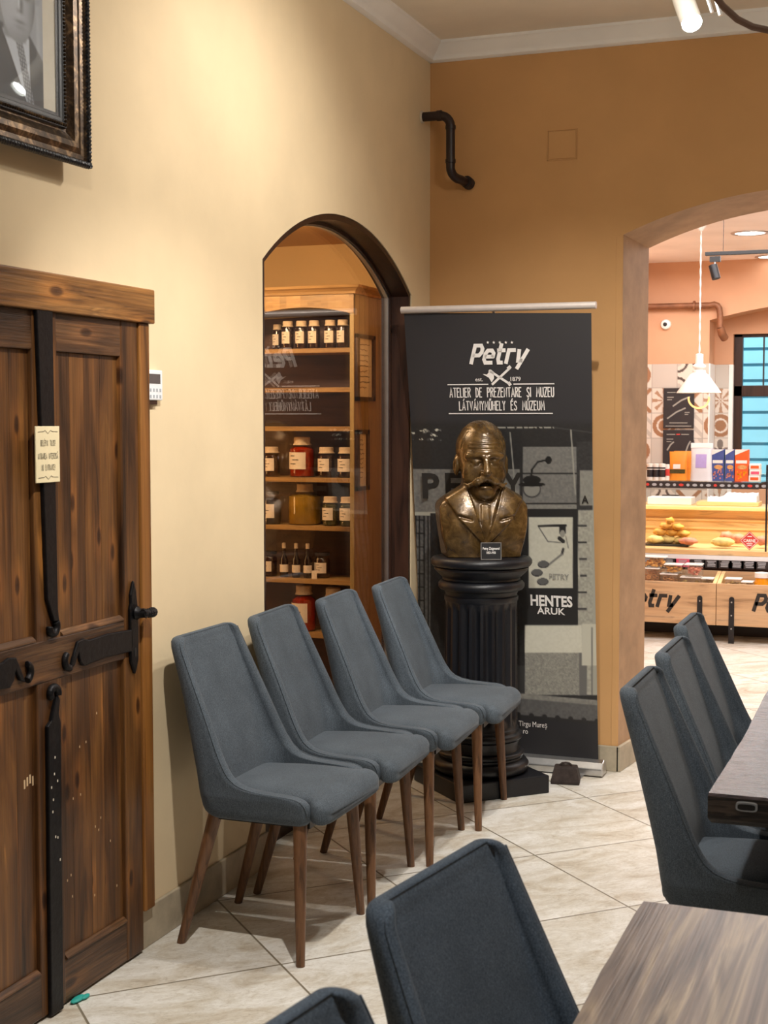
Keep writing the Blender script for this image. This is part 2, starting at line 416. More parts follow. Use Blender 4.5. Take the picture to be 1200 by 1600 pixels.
# ------------------------------------------------------------------ mesh helpers
class MB:
    def __init__(s): s.v = []; s.f = []; s.m = []
    def add(s, verts, faces, mi=0):
        o = len(s.v); s.v.extend([tuple(map(float, q)) for q in verts])
        s.f.extend([tuple(i + o for i in q) for q in faces]); s.m.extend([mi] * len(faces)); return s
    def box(s, x0, x1, y0, y1, z0, z1, mi=0):
        v = [(x, y, z) for x in (x0, x1) for y in (y0, y1) for z in (z0, z1)]
        return s.add(v, [(0, 1, 3, 2), (4, 6, 7, 5), (0, 4, 5, 1), (2, 3, 7, 6), (0, 2, 6, 4), (1, 5, 7, 3)], mi)
    def prism(s, poly, a, b, axis='x', mi=0):
        """poly: 2-D outline. axis x: (y,z); y: (x,z); z: (x,y)"""
        def p(q, t):
            return (t, q[0], q[1]) if axis == 'x' else (q[0], t, q[1]) if axis == 'y' else (q[0], q[1], t)
        n = len(poly)
        v = [p(q, a) for q in poly] + [p(q, b) for q in poly]
        f = [tuple(range(n))[::-1], tuple(range(n, 2 * n))] + [(i, (i + 1) % n, n + (i + 1) % n, n + i) for i in range(n)]
        return s.add(v, f, mi)
    def loops(s, L, closed=True, cap0=True, cap1=True, mi=0):
        n = len(L[0]); v = [q for l in L for q in l]; f = []
        for k in range(len(L) - 1):
            for i in range(n if closed else n - 1):
                j = (i + 1) % n
                f.append((k * n + i, k * n + j, (k + 1) * n + j, (k + 1) * n + i))
        if cap0: f.append(tuple(range(n))[::-1])
        if cap1: f.append(tuple(range((len(L) - 1) * n, len(L) * n)))
        return s.add(v, f, mi)
    def lathe(s, prof, c=(0, 0, 0), n=24, mi=0, cap0=True, cap1=True, sx=1, sy=1):
        L = [[(c[0] + r * sx * math.cos(2 * PI * i / n), c[1] + r * sy * math.sin(2 * PI * i / n), c[2] + z) for i in range(n)] for r, z in prof]
        return s.loops(L, True, cap0, cap1, mi)
    def tube(s, pts, rad, n=8, mi=0, cap=True):
        pts = [Vector(p) for p in pts]
        if not hasattr(rad, '__len__'): rad = [rad] * len(pts)
        L = []; up = None
        for i, p in enumerate(pts):
            d = (pts[min(i + 1, len(pts) - 1)] - pts[max(i - 1, 0)]).normalized()
            if up is None:
                up = Vector((0, 0, 1)) if abs(d.z) < 0.9 else Vector((1, 0, 0))
            a = d.cross(up).normalized(); bq = a.cross(d).normalized(); up = bq
            L.append([tuple(p + rad[i] * (math.cos(2 * PI * k / n) * a + math.sin(2 * PI * k / n) * bq)) for k in range(n)])
        return s.loops(L, True, cap, cap, mi)
    def sphere(s, c, r, n=10, m=7, mi=0):
        if not hasattr(r, '__len__'): r = (r, r, r)
        L = []
        for j in range(1, m):
            t = PI * j / m
            L.append([(c[0] + r[0] * math.sin(t) * math.cos(2 * PI * i / n), c[1] + r[1] * math.sin(t) * math.sin(2 * PI * i / n), c[2] - r[2] * math.cos(t)) for i in range(n)])
        return s.loops(L, True, True, True, mi)
    def xf(s, fn, start=0):
        s.v[start:] = [tuple(fn(q)) for q in s.v[start:]]; return s
    def build(s, name, mats, parent=None, smooth=False, bevel=0, seg=2, world=False, sub=0, kind=None):
        me = bpy.data.meshes.new(name)
        me.from_pydata(s.v, [], s.f)
        if not isinstance(mats, (list, tuple)): mats = [mats]
        for m in mats: me.materials.append(MATS[m])
        me.polygons.foreach_set('material_index', s.m)
        bm = bmesh.new(); bm.from_mesh(me); bmesh.ops.recalc_face_normals(bm, faces=bm.faces); bm.to_mesh(me); bm.free()
        if smooth:
            me.polygons.foreach_set('use_smooth', [True] * len(me.polygons))
            if smooth != 'all': me.set_sharp_from_angle(angle=math.radians(40))
        o = bpy.data.objects.new(name, me); COL.objects.link(o)
        if parent:
            o.parent = parent
            if world: o.location = -root_loc(parent)
        if sub:
            md = o.modifiers.new('subdivision', 'SUBSURF'); md.levels = sub; md.render_levels = sub
        if bevel:
            md = o.modifiers.new('bevel', 'BEVEL'); md.width = bevel; md.segments = seg; md.limit_method = 'ANGLE'
            md.angle_limit = math.radians(35)
        if kind: o['kind'] = kind
        return o

def root_loc(o):
    v = Vector((0, 0, 0))
    while o: v = v + o.location; o = o.parent
    return v

def thing(name, label, cat, loc=(0, 0, 0), rz=0, group=None):
    o = bpy.data.objects.new(name, None); o.empty_display_size = 0.05
    COL.objects.link(o); o.location = loc; o.rotation_euler = (0, 0, rz)
    return tag(o, label, cat, group)

def tag(o, label, cat, group=None):
    o['label'] = label; o['category'] = cat
    if group: o['group'] = group
    return o

def struct(o, label=None):
    o['kind'] = 'structure'
    if label: o['label'] = label
    return o

KIDS = {}
def dup(root, loc, rz=0, label=None, group=None):
    r = root.copy(); COL.objects.link(r); r.location = loc; r.rotation_euler = (0, 0, rz)
    if label: r['label'] = label
    if group: r['group'] = group
    for ch in list(root.children):
        c = ch.copy(); COL.objects.link(c); c.parent = r
        for g in list(ch.children):
            d = g.copy(); COL.objects.link(d); d.parent = c
    return r

def at(px, py, axis, val):
    """point on a world plane seen at a photo position (layout helper)"""
    d = RT * (px - 600) / F - UP * (py - 800) / F + FW
    k = 'xyz'.index(axis)
    return CAM + d * (val - CAM[k]) / d[k]

# ------------------------------------------------------------------ flat lettering
def ribbon(mb, pts, w, tf, mi=0):
    pts = [np.array(p, float) for p in pts]
    n = len(pts); Lq = []; Rq = []
    for i in range(n):
        d0 = pts[i] - pts[i - 1] if i else pts[1] - pts[0]
        d1 = pts[i + 1] - pts[i] if i < n - 1 else d0
        d0 = d0 / (np.linalg.norm(d0) + 1e-9); d1 = d1 / (np.linalg.norm(d1) + 1e-9)
        t = d0 + d1; t = t / (np.linalg.norm(t) + 1e-9)
        nn = np.array([-t[1], t[0]]); k = max(0.5, abs(nn @ np.array([-d1[1], d1[0]])))
        ex = np.zeros(2)
        if i == 0: ex = -d1 * w * 0.25
        if i == n - 1: ex = d0 * w * 0.25
        Lq.append(pts[i] + ex + nn * w / 2 / k); Rq.append(pts[i] + ex - nn * w / 2 / k)
    v = [tf(*p) for p in Lq] + [tf(*p) for p in Rq]
    mb.add(v, [(i, i + 1, n + i + 1, n + i) for i in range(n - 1)], mi)

G = {
 'A': (1, [[(0, 0), (.5, 1), (1, 0)], [(.18, .3), (.82, .3)]]), 'T': (.9, [[(0, 1), (1, 1)], [(.5, 1), (.5, 0)]]),
 'E': (.75, [[(1, 1), (0, 1), (0, 0), (1, 0)], [(0, .58), (.8, .58)]]), 'L': (.7, [[(0, 1), (0, 0), (1, 0)]]),
 'I': (.1, [[(.5, 1), (.5, 0)]]), 'R': (.85, [[(0, 0), (0, 1), (.75, 1), (1, .82), (.75, .6), (0, .55)], [(.4, .55), (1, 0)]]),
 'D': (.9, [[(0, 0), (0, 1), (.6, .95), (1, .6), (1, .35), (.6, .04), (0, 0)]]),
 'P': (.8, [[(0, 0), (0, 1), (.75, 1), (1, .8), (.75, .55), (0, .5)]]), 'Z': (.85, [[(0, 1), (1, 1), (0, 0), (1, 0)]]),
 'N': (.9, [[(0, 0), (0, 1), (1, 0), (1, 1)]]),
 'S': (.8, [[(1, .85), (.7, 1), (.25, .96), (0, .76), (.3, .56), (.8, .42), (1, .22), (.75, .02), (.25, 0), (0, .15)]]),
 'M': (1.1, [[(0, 0), (.1, 1), (.5, .35), (.9, 1), (1, 0)]]), 'U': (.85, [[(0, 1), (0, .2), (.25, 0), (.75, 0), (1, .2), (1, 1)]]),
 'V': (.9, [[(0, 1), (.5, 0), (1, 1)]]), 'Y': (.85, [[(0, 1), (.5, .55), (1, 1)], [(.5, .55), (.5, 0)]]),
 'H': (.85, [[(0, 0), (0, 1)], [(1, 0), (1, 1)], [(0, .55), (1, .55)]]),
 'O': (.9, [[(.3, 0), (0, .25), (0, .75), (.3, 1), (.7, 1), (1, .75), (1, .25), (.7, 0), (.3, 0)]]),
 'C': (.85, [[(1, .85), (.7, 1), (.3, 1), (0, .75), (0, .25), (.3, 0), (.7, 0), (1, .15)]]),
 'B': (.85, [[(0, 0), (0, 1), (.7, 1), (.95, .8), (.7, .55), (0, .55)], [(.7, .55), (1, .28), (.75, 0), (0, 0)]]),
 'K': (.85, [[(0, 0), (0, 1)], [(1, 1), (0, .45)], [(.3, .6), (1, 0)]]), '!': (.1, [[(.5, 1), (.5, .3)], [(.5, .06), (.5, 0)]]),
 ' ': (1.25, []),
}
ACC = {'Á': ('A', [[(.4, 1.1), (.7, 1.3)]]), 'É': ('E', [[(.35, 1.1), (.75, 1.3)]]), 'Ú': ('U', [[(.4, 1.1), (.7, 1.3)]]),
       'Ű': ('U', [[(.2, 1.1), (.4, 1.3)], [(.6, 1.1), (.8, 1.3)]]), 'Ș': ('S', [[(.55, -.12), (.4, -.32)]]),
       'Ă': ('A', [[(.2, 1.28), (.5, 1.1), (.8, 1.28)]])}
for k, (b_, ex) in ACC.items(): G[k] = (G[b_][0], G[b_][1] + ex)
LOGO = {'P': (.85, [[(.08, 0), (.08, .9), (.75, .9), (.98, .74), (.98, .56), (.75, .4), (.1, .4)]]),
        'e': (.8, [[(.12, .33), (.98, .33)], [(.98, .33), (.98, .5), (.72, .64), (.25, .64), (.02, .46), (.02, .18), (.25, .02), (.98, .02)]]),
        't': (.62, [[(.3, .95), (.3, .2), (.5, .02), (.98, .02)], [(0, .64), (.98, .64)]]),
        'r': (.6, [[(.08, 0), (.08, .64), (1, .64)]]),
        'y': (.85, [[(.08, .64), (.22, .1), (.6, .1)], [(1, .64), (.3, -.28)]])}

def stroke_text(mb, s, h, w, tf, x0=None, width=None, font=G, cw=0.5, gap=0.16, shear=0.0, mi=0, cx=None):
    """letters of height h; tf(u,v) maps plane coords to 3-D; total width can be forced"""
    tot = sum(font[c][0] * cw + gap for c in s) - gap
    k = (width / (tot * h)) if width else 1.0
    x = x0 if x0 is not None else cx - tot * h * k / 2
    for c in s:
        gw, st = font[c]
        for pl in st:
            ribbon(mb, [(x + (p[0] * gw * cw * h) * k + shear * p[1] * h, p[1] * h) for p in pl], w, tf, mi)
        x += (gw * cw + gap) * h * k
    return mb

def font_text(mb, s, h, tf, width=None, x0=None, cx=None, bold=0.0, shear=0.0, mi=0, sx=1.0):
    cu = bpy.data.curves.new('lettering', 'FONT'); cu.body = s; cu.size = 1.0; cu.offset = bold; cu.shear = shear
    cu.resolution_u = 3
    o = bpy.data.objects.new('lettering', cu); COL.objects.link(o)
    dg = bpy.context.evaluated_depsgraph_get(); dg.update()
    me = bpy.data.meshes.new_from_object(o.evaluated_get(dg))
    vs = [v.co.copy() for v in me.vertices]; fs = [tuple(p.vertices) for p in me.polygons]
    COL.objects.unlink(o); bpy.data.objects.remove(o); bpy.data.curves.remove(cu); bpy.data.meshes.remove(me)
    if not vs: return mb
    a = min(v.x for v in vs); b_ = max(v.x for v in vs)
    sc = h / 0.72
    kx = sc * sx if not width else width / (b_ - a)
    o0 = x0 if x0 is not None else cx - (b_ - a) * kx / 2
    mb.add([tf(o0 + (v.x - a) * kx, v.y * sc) for v in vs], fs, mi)
    return mb

# ------------------------------------------------------------------ painted grids (printed photographs, patterned tiles)
def paint_grid(name, nx, ny, pos, colour, mat, parent=None):
    """pos(u,v)->(..,3) arrays, colour(u,v)->(..,3) linear rgb; u right, v down"""
    u, v = np.meshgrid(np.linspace(0, 1, nx), np.linspace(0, 1, ny))
    p = pos(u, v).reshape(-1, 3); c = colour(u, v).reshape(-1, 3)
    i = np.arange(nx * ny).reshape(ny, nx)
    f = np.stack([i[:-1, :-1], i[1:, :-1], i[1:, 1:], i[:-1, 1:]], -1).reshape(-1, 4)
    me = bpy.data.meshes.new(name); me.from_pydata(p.tolist(), [], f.tolist())
    at_ = me.color_attributes.new('Col', 'FLOAT_COLOR', 'POINT')
    at_.data.foreach_set('color', np.concatenate([c, np.ones((len(c), 1))], 1).astype(np.float32).ravel())
    me.polygons.foreach_set('use_smooth', [True] * len(me.polygons))
    me.materials.append(MATS[mat])
    o = bpy.data.objects.new(name, me); COL.objects.link(o)
    if parent: o.parent = parent; o.location = -root_loc(parent)
    return o

def s2l(c):
    c = np.clip(c, 0, 1); return np.where(c <= 0.04045, c / 12.92, ((c + 0.055) / 1.055) ** 2.4)

def sm(e0, e1, x):
    t = np.clip((x - e0) / (e1 - e0), 0, 1); return t * t * (3 - 2 * t)

def vnoise(x, y, seed=0):
    xi, yi = np.floor(x).astype(int), np.floor(y).astype(int); xf, yf = x - xi, y - yi
    def h(a, b):
        q = np.sin(a * 127.1 + b * 311.7 + seed * 17.3) * 43758.5453; return q - np.floor(q)
    xf = xf * xf * (3 - 2 * xf); yf = yf * yf * (3 - 2 * yf)
    return (h(xi, yi) * (1 - xf) + h(xi + 1, yi) * xf) * (1 - yf) + (h(xi, yi + 1) * (1 - xf) + h(xi + 1, yi + 1) * xf) * yf

# ------------------------------------------------------------------ signed-distance sculpting
def surface_nets(fn, lo, hi, step):
    lo = np.array(lo); n = np.ceil((np.array(hi) - lo) / step).astype(int) + 1
    ax = [lo[i] + step * np.arange(n[i]) for i in range(3)]
    X, Y, Z = np.meshgrid(*ax, indexing='ij')
    D = fn(X, Y, Z).astype(np.float32)
    ins = D < 0
    c = n - 1
    acc = np.zeros((*c, 3), np.float32); cnt = np.zeros(c, np.float32)
    corners = [(i, j, k) for i in (0, 1) for j in (0, 1) for k in (0, 1)]
    def sl(o): return tuple(slice(o[d], o[d] + c[d]) for d in range(3))
    for a in corners:
        for d in range(3):
            if a[d]: continue
            b_ = list(a); b_[d] = 1
            d0, d1 = D[sl(a)], D[sl(b_)]
            m = (d0 < 0) != (d1 < 0)
            t = np.where(m, d0 / np.where(m, d0 - d1, 1), 0)
            for q in range(3):
                acc[..., q] += np.where(m, a[q] + (t if q == d else 0), 0)
            cnt += m
    act = cnt > 0
    idx = -np.ones(c, int); idx[act] = np.arange(act.sum())
    I = np.argwhere(act)
    V = lo + step * (I + acc[act] / cnt[act][:, None])
    Fq = []
    for d in range(3):
        e, g = [q for q in range(3) if q != d]
        s0 = [slice(1, n[q] - 1) for q in range(3)]; s1 = list(s0)
        s0[d] = slice(0, n[d] - 1); s1[d] = slice(1, n[d])
        m = ins[tuple(s0)] != ins[tuple(s1)]
        P = np.argwhere(m); P[:, e] += 1; P[:, g] += 1
        flip = ins[P[:, 0], P[:, 1], P[:, 2]]
        def cell(de, dg):
            q = P.copy(); q[:, e] += de; q[:, g] += dg
            return idx[q[:, 0], q[:, 1], q[:, 2]]
        quad = np.stack([cell(-1, -1), cell(0, -1), cell(0, 0), cell(-1, 0)], 1)
        if d == 1: flip = ~flip
        quad[~flip] = quad[~flip][:, ::-1]
        Fq.append(quad)
    return V, np.concatenate(Fq)

def smin(a, b, k):
    h = np.clip(0.5 + 0.5 * (b - a) / k, 0, 1); return b * (1 - h) + a * h - k * h * (1 - h)
def smax(a, b, k): return -smin(-a, -b, k)
def ell(X, Y, Z, c, r):
    x, y, z = (X - c[0]) / r[0], (Y - c[1]) / r[1], (Z - c[2]) / r[2]
    k0 = np.sqrt(x * x + y * y + z * z) + 1e-9
    k1 = np.sqrt((x / r[0]) ** 2 + (y / r[1]) ** 2 + (z / r[2]) ** 2) + 1e-9
    return k0 * (k0 - 1) / k1
def cap(X, Y, Z, a, b, ra, rb):
    a, b = np.array(a), np.array(b); ba = b - a
    t = np.clip(((X - a[0]) * ba[0] + (Y - a[1]) * ba[1] + (Z - a[2]) * ba[2]) / (ba @ ba), 0, 1)
    return np.sqrt((X - a[0] - t * ba[0]) ** 2 + (Y - a[1] - t * ba[1]) ** 2 + (Z - a[2] - t * ba[2]) ** 2) - (ra + t * (rb - ra))

# ================================================================== SETTING
CEIL = 3.13
YB = 5.96          # back wall plane
AY0, AY1, ASP, AAP = 4.266, 5.72, 2.03, 2.265       # arched opening in the left wall
def arc(c0, c1, zs, za, n=28):
    h = (c1 - c0) / 2; s = za - zs; R = (h * h + s * s) / (2 * s); mid = (c0 + c1) / 2
    a = math.asin(h / R)
    return [(mid + R * math.sin(-a + 2 * a * i / n), za - R + R * math.cos(-a + 2 * a * i / n)) for i in range(n + 1)]

mb = MB().box(-1.2, 5.0, -2.2, 12.6, -0.08, 0)
struct(mb.build('floor', 'travertine_tiles'))
mb = MB().box(-0.0, 4.7, -2.0, YB, CEIL, CEIL + 0.1)
struct(mb.build('ceiling', 'ceiling_paint'))

# left wall with the arched opening down to the floor
A = arc(AY0, AY1, ASP, AAP)
mb = MB().box(-0.13, 0, -2.0, AY0, 0, CEIL)
mb.box(-0.13, 0, AY1, YB + 0.34, 0, CEIL)
for (a, b_) in zip(A[:-1], A[1:]):
    mb.prism([a, b_, (b_[0], CEIL), (a[0], CEIL)], -0.13, 0, 'x')
struct(mb.build('wall_left', 'cream_paint'))
# back wall with the arched passage
BX0, BX1 = 0.855, 2.36
B = arc(BX0, BX1, 2.275, 2.435); B2 = arc(BX0 + 0.045, BX1 - 0.045, 2.255, 2.405)
mb = MB()
YB2 = YB + 0.34
def quad_strip(p, q):    # between front outline p (at YB) and rear outline q (at YB2): the reveal of the passage
    n = len(p)
    mb.add([(a[0], YB, a[1]) for a in p] + [(a[0], YB2, a[1]) for a in q], [(i, i + 1, n + i + 1, n + i) for i in range(n - 1)], 1)
quad_strip([(BX0, 0.11), *B, (BX1, 0.11)], [(BX0 + 0.045, 0.11), *B2, (BX1 - 0.045, 0.11)])
for Yp, arcp in ((YB, B), (YB2, B2)):
    mi = 0 if Yp == YB else 2
    x0, x1 = arcp[0][0], arcp[-1][0]
    mb.add([(0, Yp, 0), (x0, Yp, 0), (x0, Yp, CEIL), (0, Yp, CEIL)], [(0, 1, 2, 3)], mi)
    mb.add([(x1, Yp, 0), (4.7, Yp, 0), (4.7, Yp, CEIL), (x1, Yp, CEIL)], [(0, 1, 2, 3)], mi)
    for (a, b_) in zip(arcp[:-1], arcp[1:]):
        mb.add([(a[0], Yp, a[1]), (b_[0], Yp, b_[1]), (b_[0], Yp, CEIL), (a[0], Yp, CEIL)], [(0, 1, 2, 3)], mi)
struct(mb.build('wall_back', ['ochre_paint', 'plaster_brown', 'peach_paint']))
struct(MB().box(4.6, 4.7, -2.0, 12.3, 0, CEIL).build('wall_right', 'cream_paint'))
struct(MB().box(-0.3, 4.7, -2.1, -2.0, 0, CEIL).build('wall_rear', 'cream_paint'))

# crown moulding
cp = [(0, 0), (0.072, 0), (0.072, -0.012), (0.060, -0.018), (0.052, -0.034), (0.030, -0.050), (0.022, -0.062), (0.022, -0.070), (0.010, -0.078), (0, -0.078)]
mb = MB().prism([(a, CEIL + b_) for a, b_ in cp], -2.0, YB, 'y')
struct(mb.build('trim_1', 'moulding_paint', smooth=True))
mb = MB().prism([(YB - a, CEIL + b_) for a, b_ in cp], 0, 4.6, 'x')
struct(mb.build('trim_2', 'moulding_paint', smooth=True))
# corner bead beside the passage
struct(MB().box(0.826, 0.853, YB - 0.004, YB, 0.11, 2.27).build('trim_3', 'ochre_paint', bevel=0.0015))
# baseboards
mb = MB().box(0, 0.012, 3.425, AY0, 0, 0.115).box(0, 0.012, AY1, YB, 0, 0.115)
struct(mb.build('baseboard_left', 'baseboard_stone', bevel=0.003))
mb = MB().box(0.0, BX0 + 0.005, YB - 0.012, YB, 0, 0.11)
mb.prism([(BX0 - 0.006, YB - 0.012), (BX0 + 0.012, YB - 0.012), (BX0 + 0.057, YB2), (BX0 + 0.04, YB2)], 0, 0.11, 'z')
struct(mb.build('baseboard_back', 'baseboard_stone', bevel=0.003))

# ---- arched window (window_1): dark lining, sash and panes
def arch_outline(ins, zb):
    a = arc(AY0 + ins, AY1 - ins, ASP - ins * 0.3, AAP - ins)
    return [(AY0 + ins, zb), *a, (AY1 - ins, zb)]
def arch_ring(mb, i0, i1, x0, x1, zb0, zb1):
    o = arch_outline(i0, zb0); n_ = arch_outline(i1, zb1); n = len(o)
    L = []
    for k in range(n):
        L.append([(x0, *o[k]), (x1, *o[k]), (x1, *n_[k]), (x0, *n_[k])])
    mb.loops(L, True, True, True)
w1 = struct(thing('window_1', 'tall arched glass opening with a dark wooden lining in the cream wall', 'window', (-0.1, 4.99, 0)))
mb = MB(); arch_ring(mb, 0.001, 0.022, -0.128, -0.004, 0, 0)
mb.build('lining', 'frame_dark_wood', w1, smooth=True, world=True)
mb = MB(); arch_ring(mb, 0.022, 0.034, -0.118, -0.082, 0.0, 0.0); mb.box(-0.118, -0.082, AY0 + 0.03, AY1 - 0.03, 0.0, 0.09)
mb.build('sash', 'frame_dark_wood', w1, smooth=True, world=True)
mb = MB(); arch_ring(mb, 0.034, 0.040, -0.108, -0.090, 0.09, 0.09)
mb.build('glazing_bead', 'silver', w1, smooth=True, world=True)
mb = MB().prism(arch_outline(0.034, 0.085), -0.106, -0.096, 'x')
mb.build('pane', 'window_glass', w1, world=True)

# ---- museum room behind the arched window
mb = MB()
mb.box(-2.6, -0.25, 7.15, 7.25, 0, 2.6)            # far wall
mb.box(-2.7, -2.6, 2.6, 7.25, 0, 2.6)             # outer wall
mb.box(-2.6, -0.13, 2.6, 2.7, 0, 2.6)              # near wall
mb.box(-0.26, -0.13, 6.28, 6.3, 0, 2.6)
struct(mb.build('wall_museum', 'museum_paint'))
struct(MB().box(-2.7, -0.13, 2.6, 7.25, 2.45, 2.55).build('ceiling_museum', 'museum_paint'))
struct(MB().box(-2.7, -1.2, 2.6, 7.25, -0.08, 0).build('floor_museum', 'travertine_tiles'))

# ---- shop beyond the passage
YW = 11.6
struct(MB().box(-0.25, 4.7, YB2, 12.4, 2.77, 2.87).build('ceiling_shop', 'shop_ceiling_paint'))
struct(MB().box(-0.25, -0.2, YB2, 12.3, 0, 2.8).build('wall_shop_left', 'peach_paint'))
struct(MB().box(-0.25, -0.0, YB2 - 0.01, YB2, 0, 2.8).build('wall_shop_front', 'peach_paint'))
NX0, NX1 = 0.425, 2.6
nb = arc(NX0, NX1, 2.30, 2.44)
mb = MB().box(-0.2, NX0, YW, YW + 0.3, 0, 2.8).box(NX1, 4.7, YW, YW + 0.3, 0, 2.8)
for (a, b_) in zip(nb[:-1], nb[1:]):
    mb.prism([a, b_, (b_[0], 2.8), (a[0], 2.8)], YW, YW + 0.3, 'y')
YN = YW + 0.3
wa = at(1146, 522, 'y', YN); wz1 = wa[2]; WX0 = wa[0]; WX1 = 2.3; wz0 = 0.94
mb.box(NX0 - 0.1, WX0, YN, YN + 0.3, 0, 2.8).box(WX1, NX1 + 0.1, YN, YN + 0.3, 0, 2.8)
mb.box(WX0, WX1, YN, YN + 0.3, wz1, 2.8).box(WX0, WX1, YN, YN + 0.3, 0, wz0)
struct(mb.build('wall_shop_far', 'peach_paint'))
# shop window
w2 = struct(thing('window_2', 'dark framed shop window looking onto a pale blue front', 'window', (WX0, YN, wz0)))
fy = YN + 0.06
mb = MB().box(WX0, WX0 + 0.07, fy, fy + 0.06, wz0, wz1).box(WX1 - 0.07, WX1, fy, fy + 0.06, wz0, wz1)
mb.box(WX0, WX1, fy, fy + 0.06, wz1 - 0.025, wz1).box(WX0, WX1, fy, fy + 0.06, wz0, wz0 + 0.06)
zt = at(1160, 611, 'y', fy)[2]
mb.box(WX0, WX1, fy, fy + 0.06, zt - 0.045, zt + 0.045).box(WX0 + 0.52, WX0 + 0.58, fy, fy + 0.06, wz0, wz1)
xm = at(1193, 560, 'y', fy)[0]
mb.box(xm - 0.006, xm + 0.006, fy + 0.01, fy + 0.04, zt, wz1)
mb.build('window_frame', 'frame_dark_wood', w2, bevel=0.004, world=True)
MB().box(WX0 + 0.03, WX1 - 0.03, fy + 0.028, fy + 0.034, wz0 + 0.03, wz1 - 0.02).build('pane', 'case_glass', w2, world=True)
# house front across the lane
mb = MB().box(-2, 7, 14.4, 14.6, -0.1, 4.5, 0)
for k in range(30):
    z = 0.2 + k * 0.155
    mb.box(-2, 7, 14.375, 14.4, z, z + 0.125, 1)
struct(mb.build('wall_outside', ['facade_blue', 'facade_pale']))
struct(MB().box(-4, 9, 12.6, 16, -0.1, 0).build('ground_outside', 'baseboard_stone'))

# ================================================================== DOOR
d1 = struct(thing('door_1', 'rustic dark wooden panelled door with black iron straps', 'door', (0.0, 2.98, 0)))
MB().box(0, 0.04, 2.2, 3.494, 1.768, 1.862).build('lintel', 'lintel_wood', d1, bevel=0.004, world=True)
MB().box(0, 0.03, 3.425, 3.478, 0.118, 1.768).build('jamb', 'jamb_wood', d1, bevel=0.003, world=True)
MB().box(0, 0.03, 2.46, 2.52, 0.0, 1.768).build('jamb', 'jamb_wood', d1, bevel=0.003, world=True)
leaf = MB().box(0.0, 0.004, 2.52, 3.425, 0.008, 1.77).build('leaf', 'door_wood', d1, world=True)
def leafpart(name, mb_, mat, bev=0.004):
    o = mb_.build(name, mat, leaf, bevel=bev); o.location = -root_loc(leaf); return o
for y0, y1 in ((3.336, 3.424), (2.928, 3.034), (2.52, 2.63)):
    leafpart('stile', MB().box(0.002, 0.024, y0, y1, 0.008, 1.77), 'door_wood')
for z0, z1 in ((1.672, 1.77), (0.85, 0.957), (0.008, 0.120)):
    leafpart('rail', MB().box(0.002, 0.0225, 2.60, 2.935, z0, z1).box(0.002, 0.0225, 3.028, 3.338, z0, z1) if z0 != 0.85 else MB().box(0.002, 0.0252, 2.60, 3.337, z0, z1), 'door_wood_rail')
for y0, y1 in ((2.63, 2.928), (3.034, 3.336)):
    for z0, z1 in ((0.12, 0.85), (0.957, 1.672)):
        mb = MB(); n = 4; cuts = [y0] + sorted(y0 + (y1 - y0) * (k + rng.uniform(-.18, .18)) / n for k in range(1, n)) + [y1]
        for a, b_ in zip(cuts[:-1], cuts[1:]): mb.box(0.003, 0.0105, a, b_, z0, z1)
        leafpart('panel', mb, 'door_wood', 0.0012)
# bright worn lips on the upper edge of the rails
mb = MB()
for y0, y1 in ((2.63, 2.925), (3.04, 3.334)):
    for z in (0.957, 0.120):
        mb.prism([(0.010, z), (0.026, z), (0.026, z + 0.004), (0.014, z + 0.014), (0.010, z + 0.014)], y0, y1, 'y')
leafpart('moulding', mb, 'door_wood_rail', 0)
# ironwork
def iron(name, poly, x0=0.024, x1=0.034, extra=None):
    mb_ = MB().prism(poly, x0, x1, 'x')
    if extra: extra(mb_)
    return mb_.build(name, 'wrought_iron', d1, bevel=0.003, world=True)
def curl(mb_, c, r, a0, a1, w, flip=1):
    pts = []
    for k in range(13):
        t = k / 12; a = a0 + (a1 - a0) * t
        pts.append((0.031, c[0] + r * (1 - .45 * t) * math.cos(a), c[1] + r * (1 - .45 * t) * math.sin(a)))
    mb_.tube(pts, [w * (1 - .1 * k / 12) for k in range(13)], 8)
iron('iron_strap', [(2.935, 1.780), (3.002, 1.780), (3.004, 1.40), (3.007, 1.03), (3.011, 1.0), (2.990, 1.0), (2.962, 1.06), (2.960, 1.11), (2.948, 1.45)], 0.024, 0.036,
     lambda m_: curl(m_, (2.987, 0.985), 0.020, PI * 0.25, -PI * 1.1, 0.011))
iron('iron_strap', [(2.952, 0.006), (3.006, 0.006), (3.008, 0.40), (3.012, 0.742), (3.004, 0.765), (3.011, 0.800), (3.0, 0.815), (2.985, 0.785), (2.972, 0.752), (2.956, 0.742), (2.953, 0.40)], 0.024, 0.036,
     lambda m_: curl(m_, (2.986, 0.818), 0.021, -PI * 0.1, PI * 1.25, 0.011))
def band(sgn, name='iron_band'):
    c = 2.98
    pl = [(3.365, 0.928), (3.365, 0.868), (3.22, 0.872), (3.125, 0.866), (3.108, 0.880), (3.100, 0.905), (3.082, 0.876), (3.062, 0.868), (3.075, 0.895), (3.098, 0.934), (3.125, 0.938), (3.15, 0.930), (3.25, 0.934)]
    if sgn < 0: pl = [(2 * c - a - 0.03, b_ ) for a, b_ in pl][::-1]
    cc = (3.058, 0.897) if sgn > 0 else (2 * c - 3.058 - 0.03, 0.897)
    return iron(name, pl, 0.0245, 0.034, lambda m_: curl(m_, cc, 0.026, -PI * 0.45, (-PI * 1.3 if sgn > 0 else PI * 0.4), 0.010))
band(1); band(-1)
hp = iron('handle_plate', [(3.376, 1.062), (3.386, 1.035), (3.392, 1.0), (3.397, 0.985), (3.396, 0.84), (3.388, 0.82), (3.378, 0.802), (3.369, 0.82), (3.358, 0.84), (3.356, 0.985), (3.361, 1.0), (3.360, 1.025)], 0.024, 0.034)
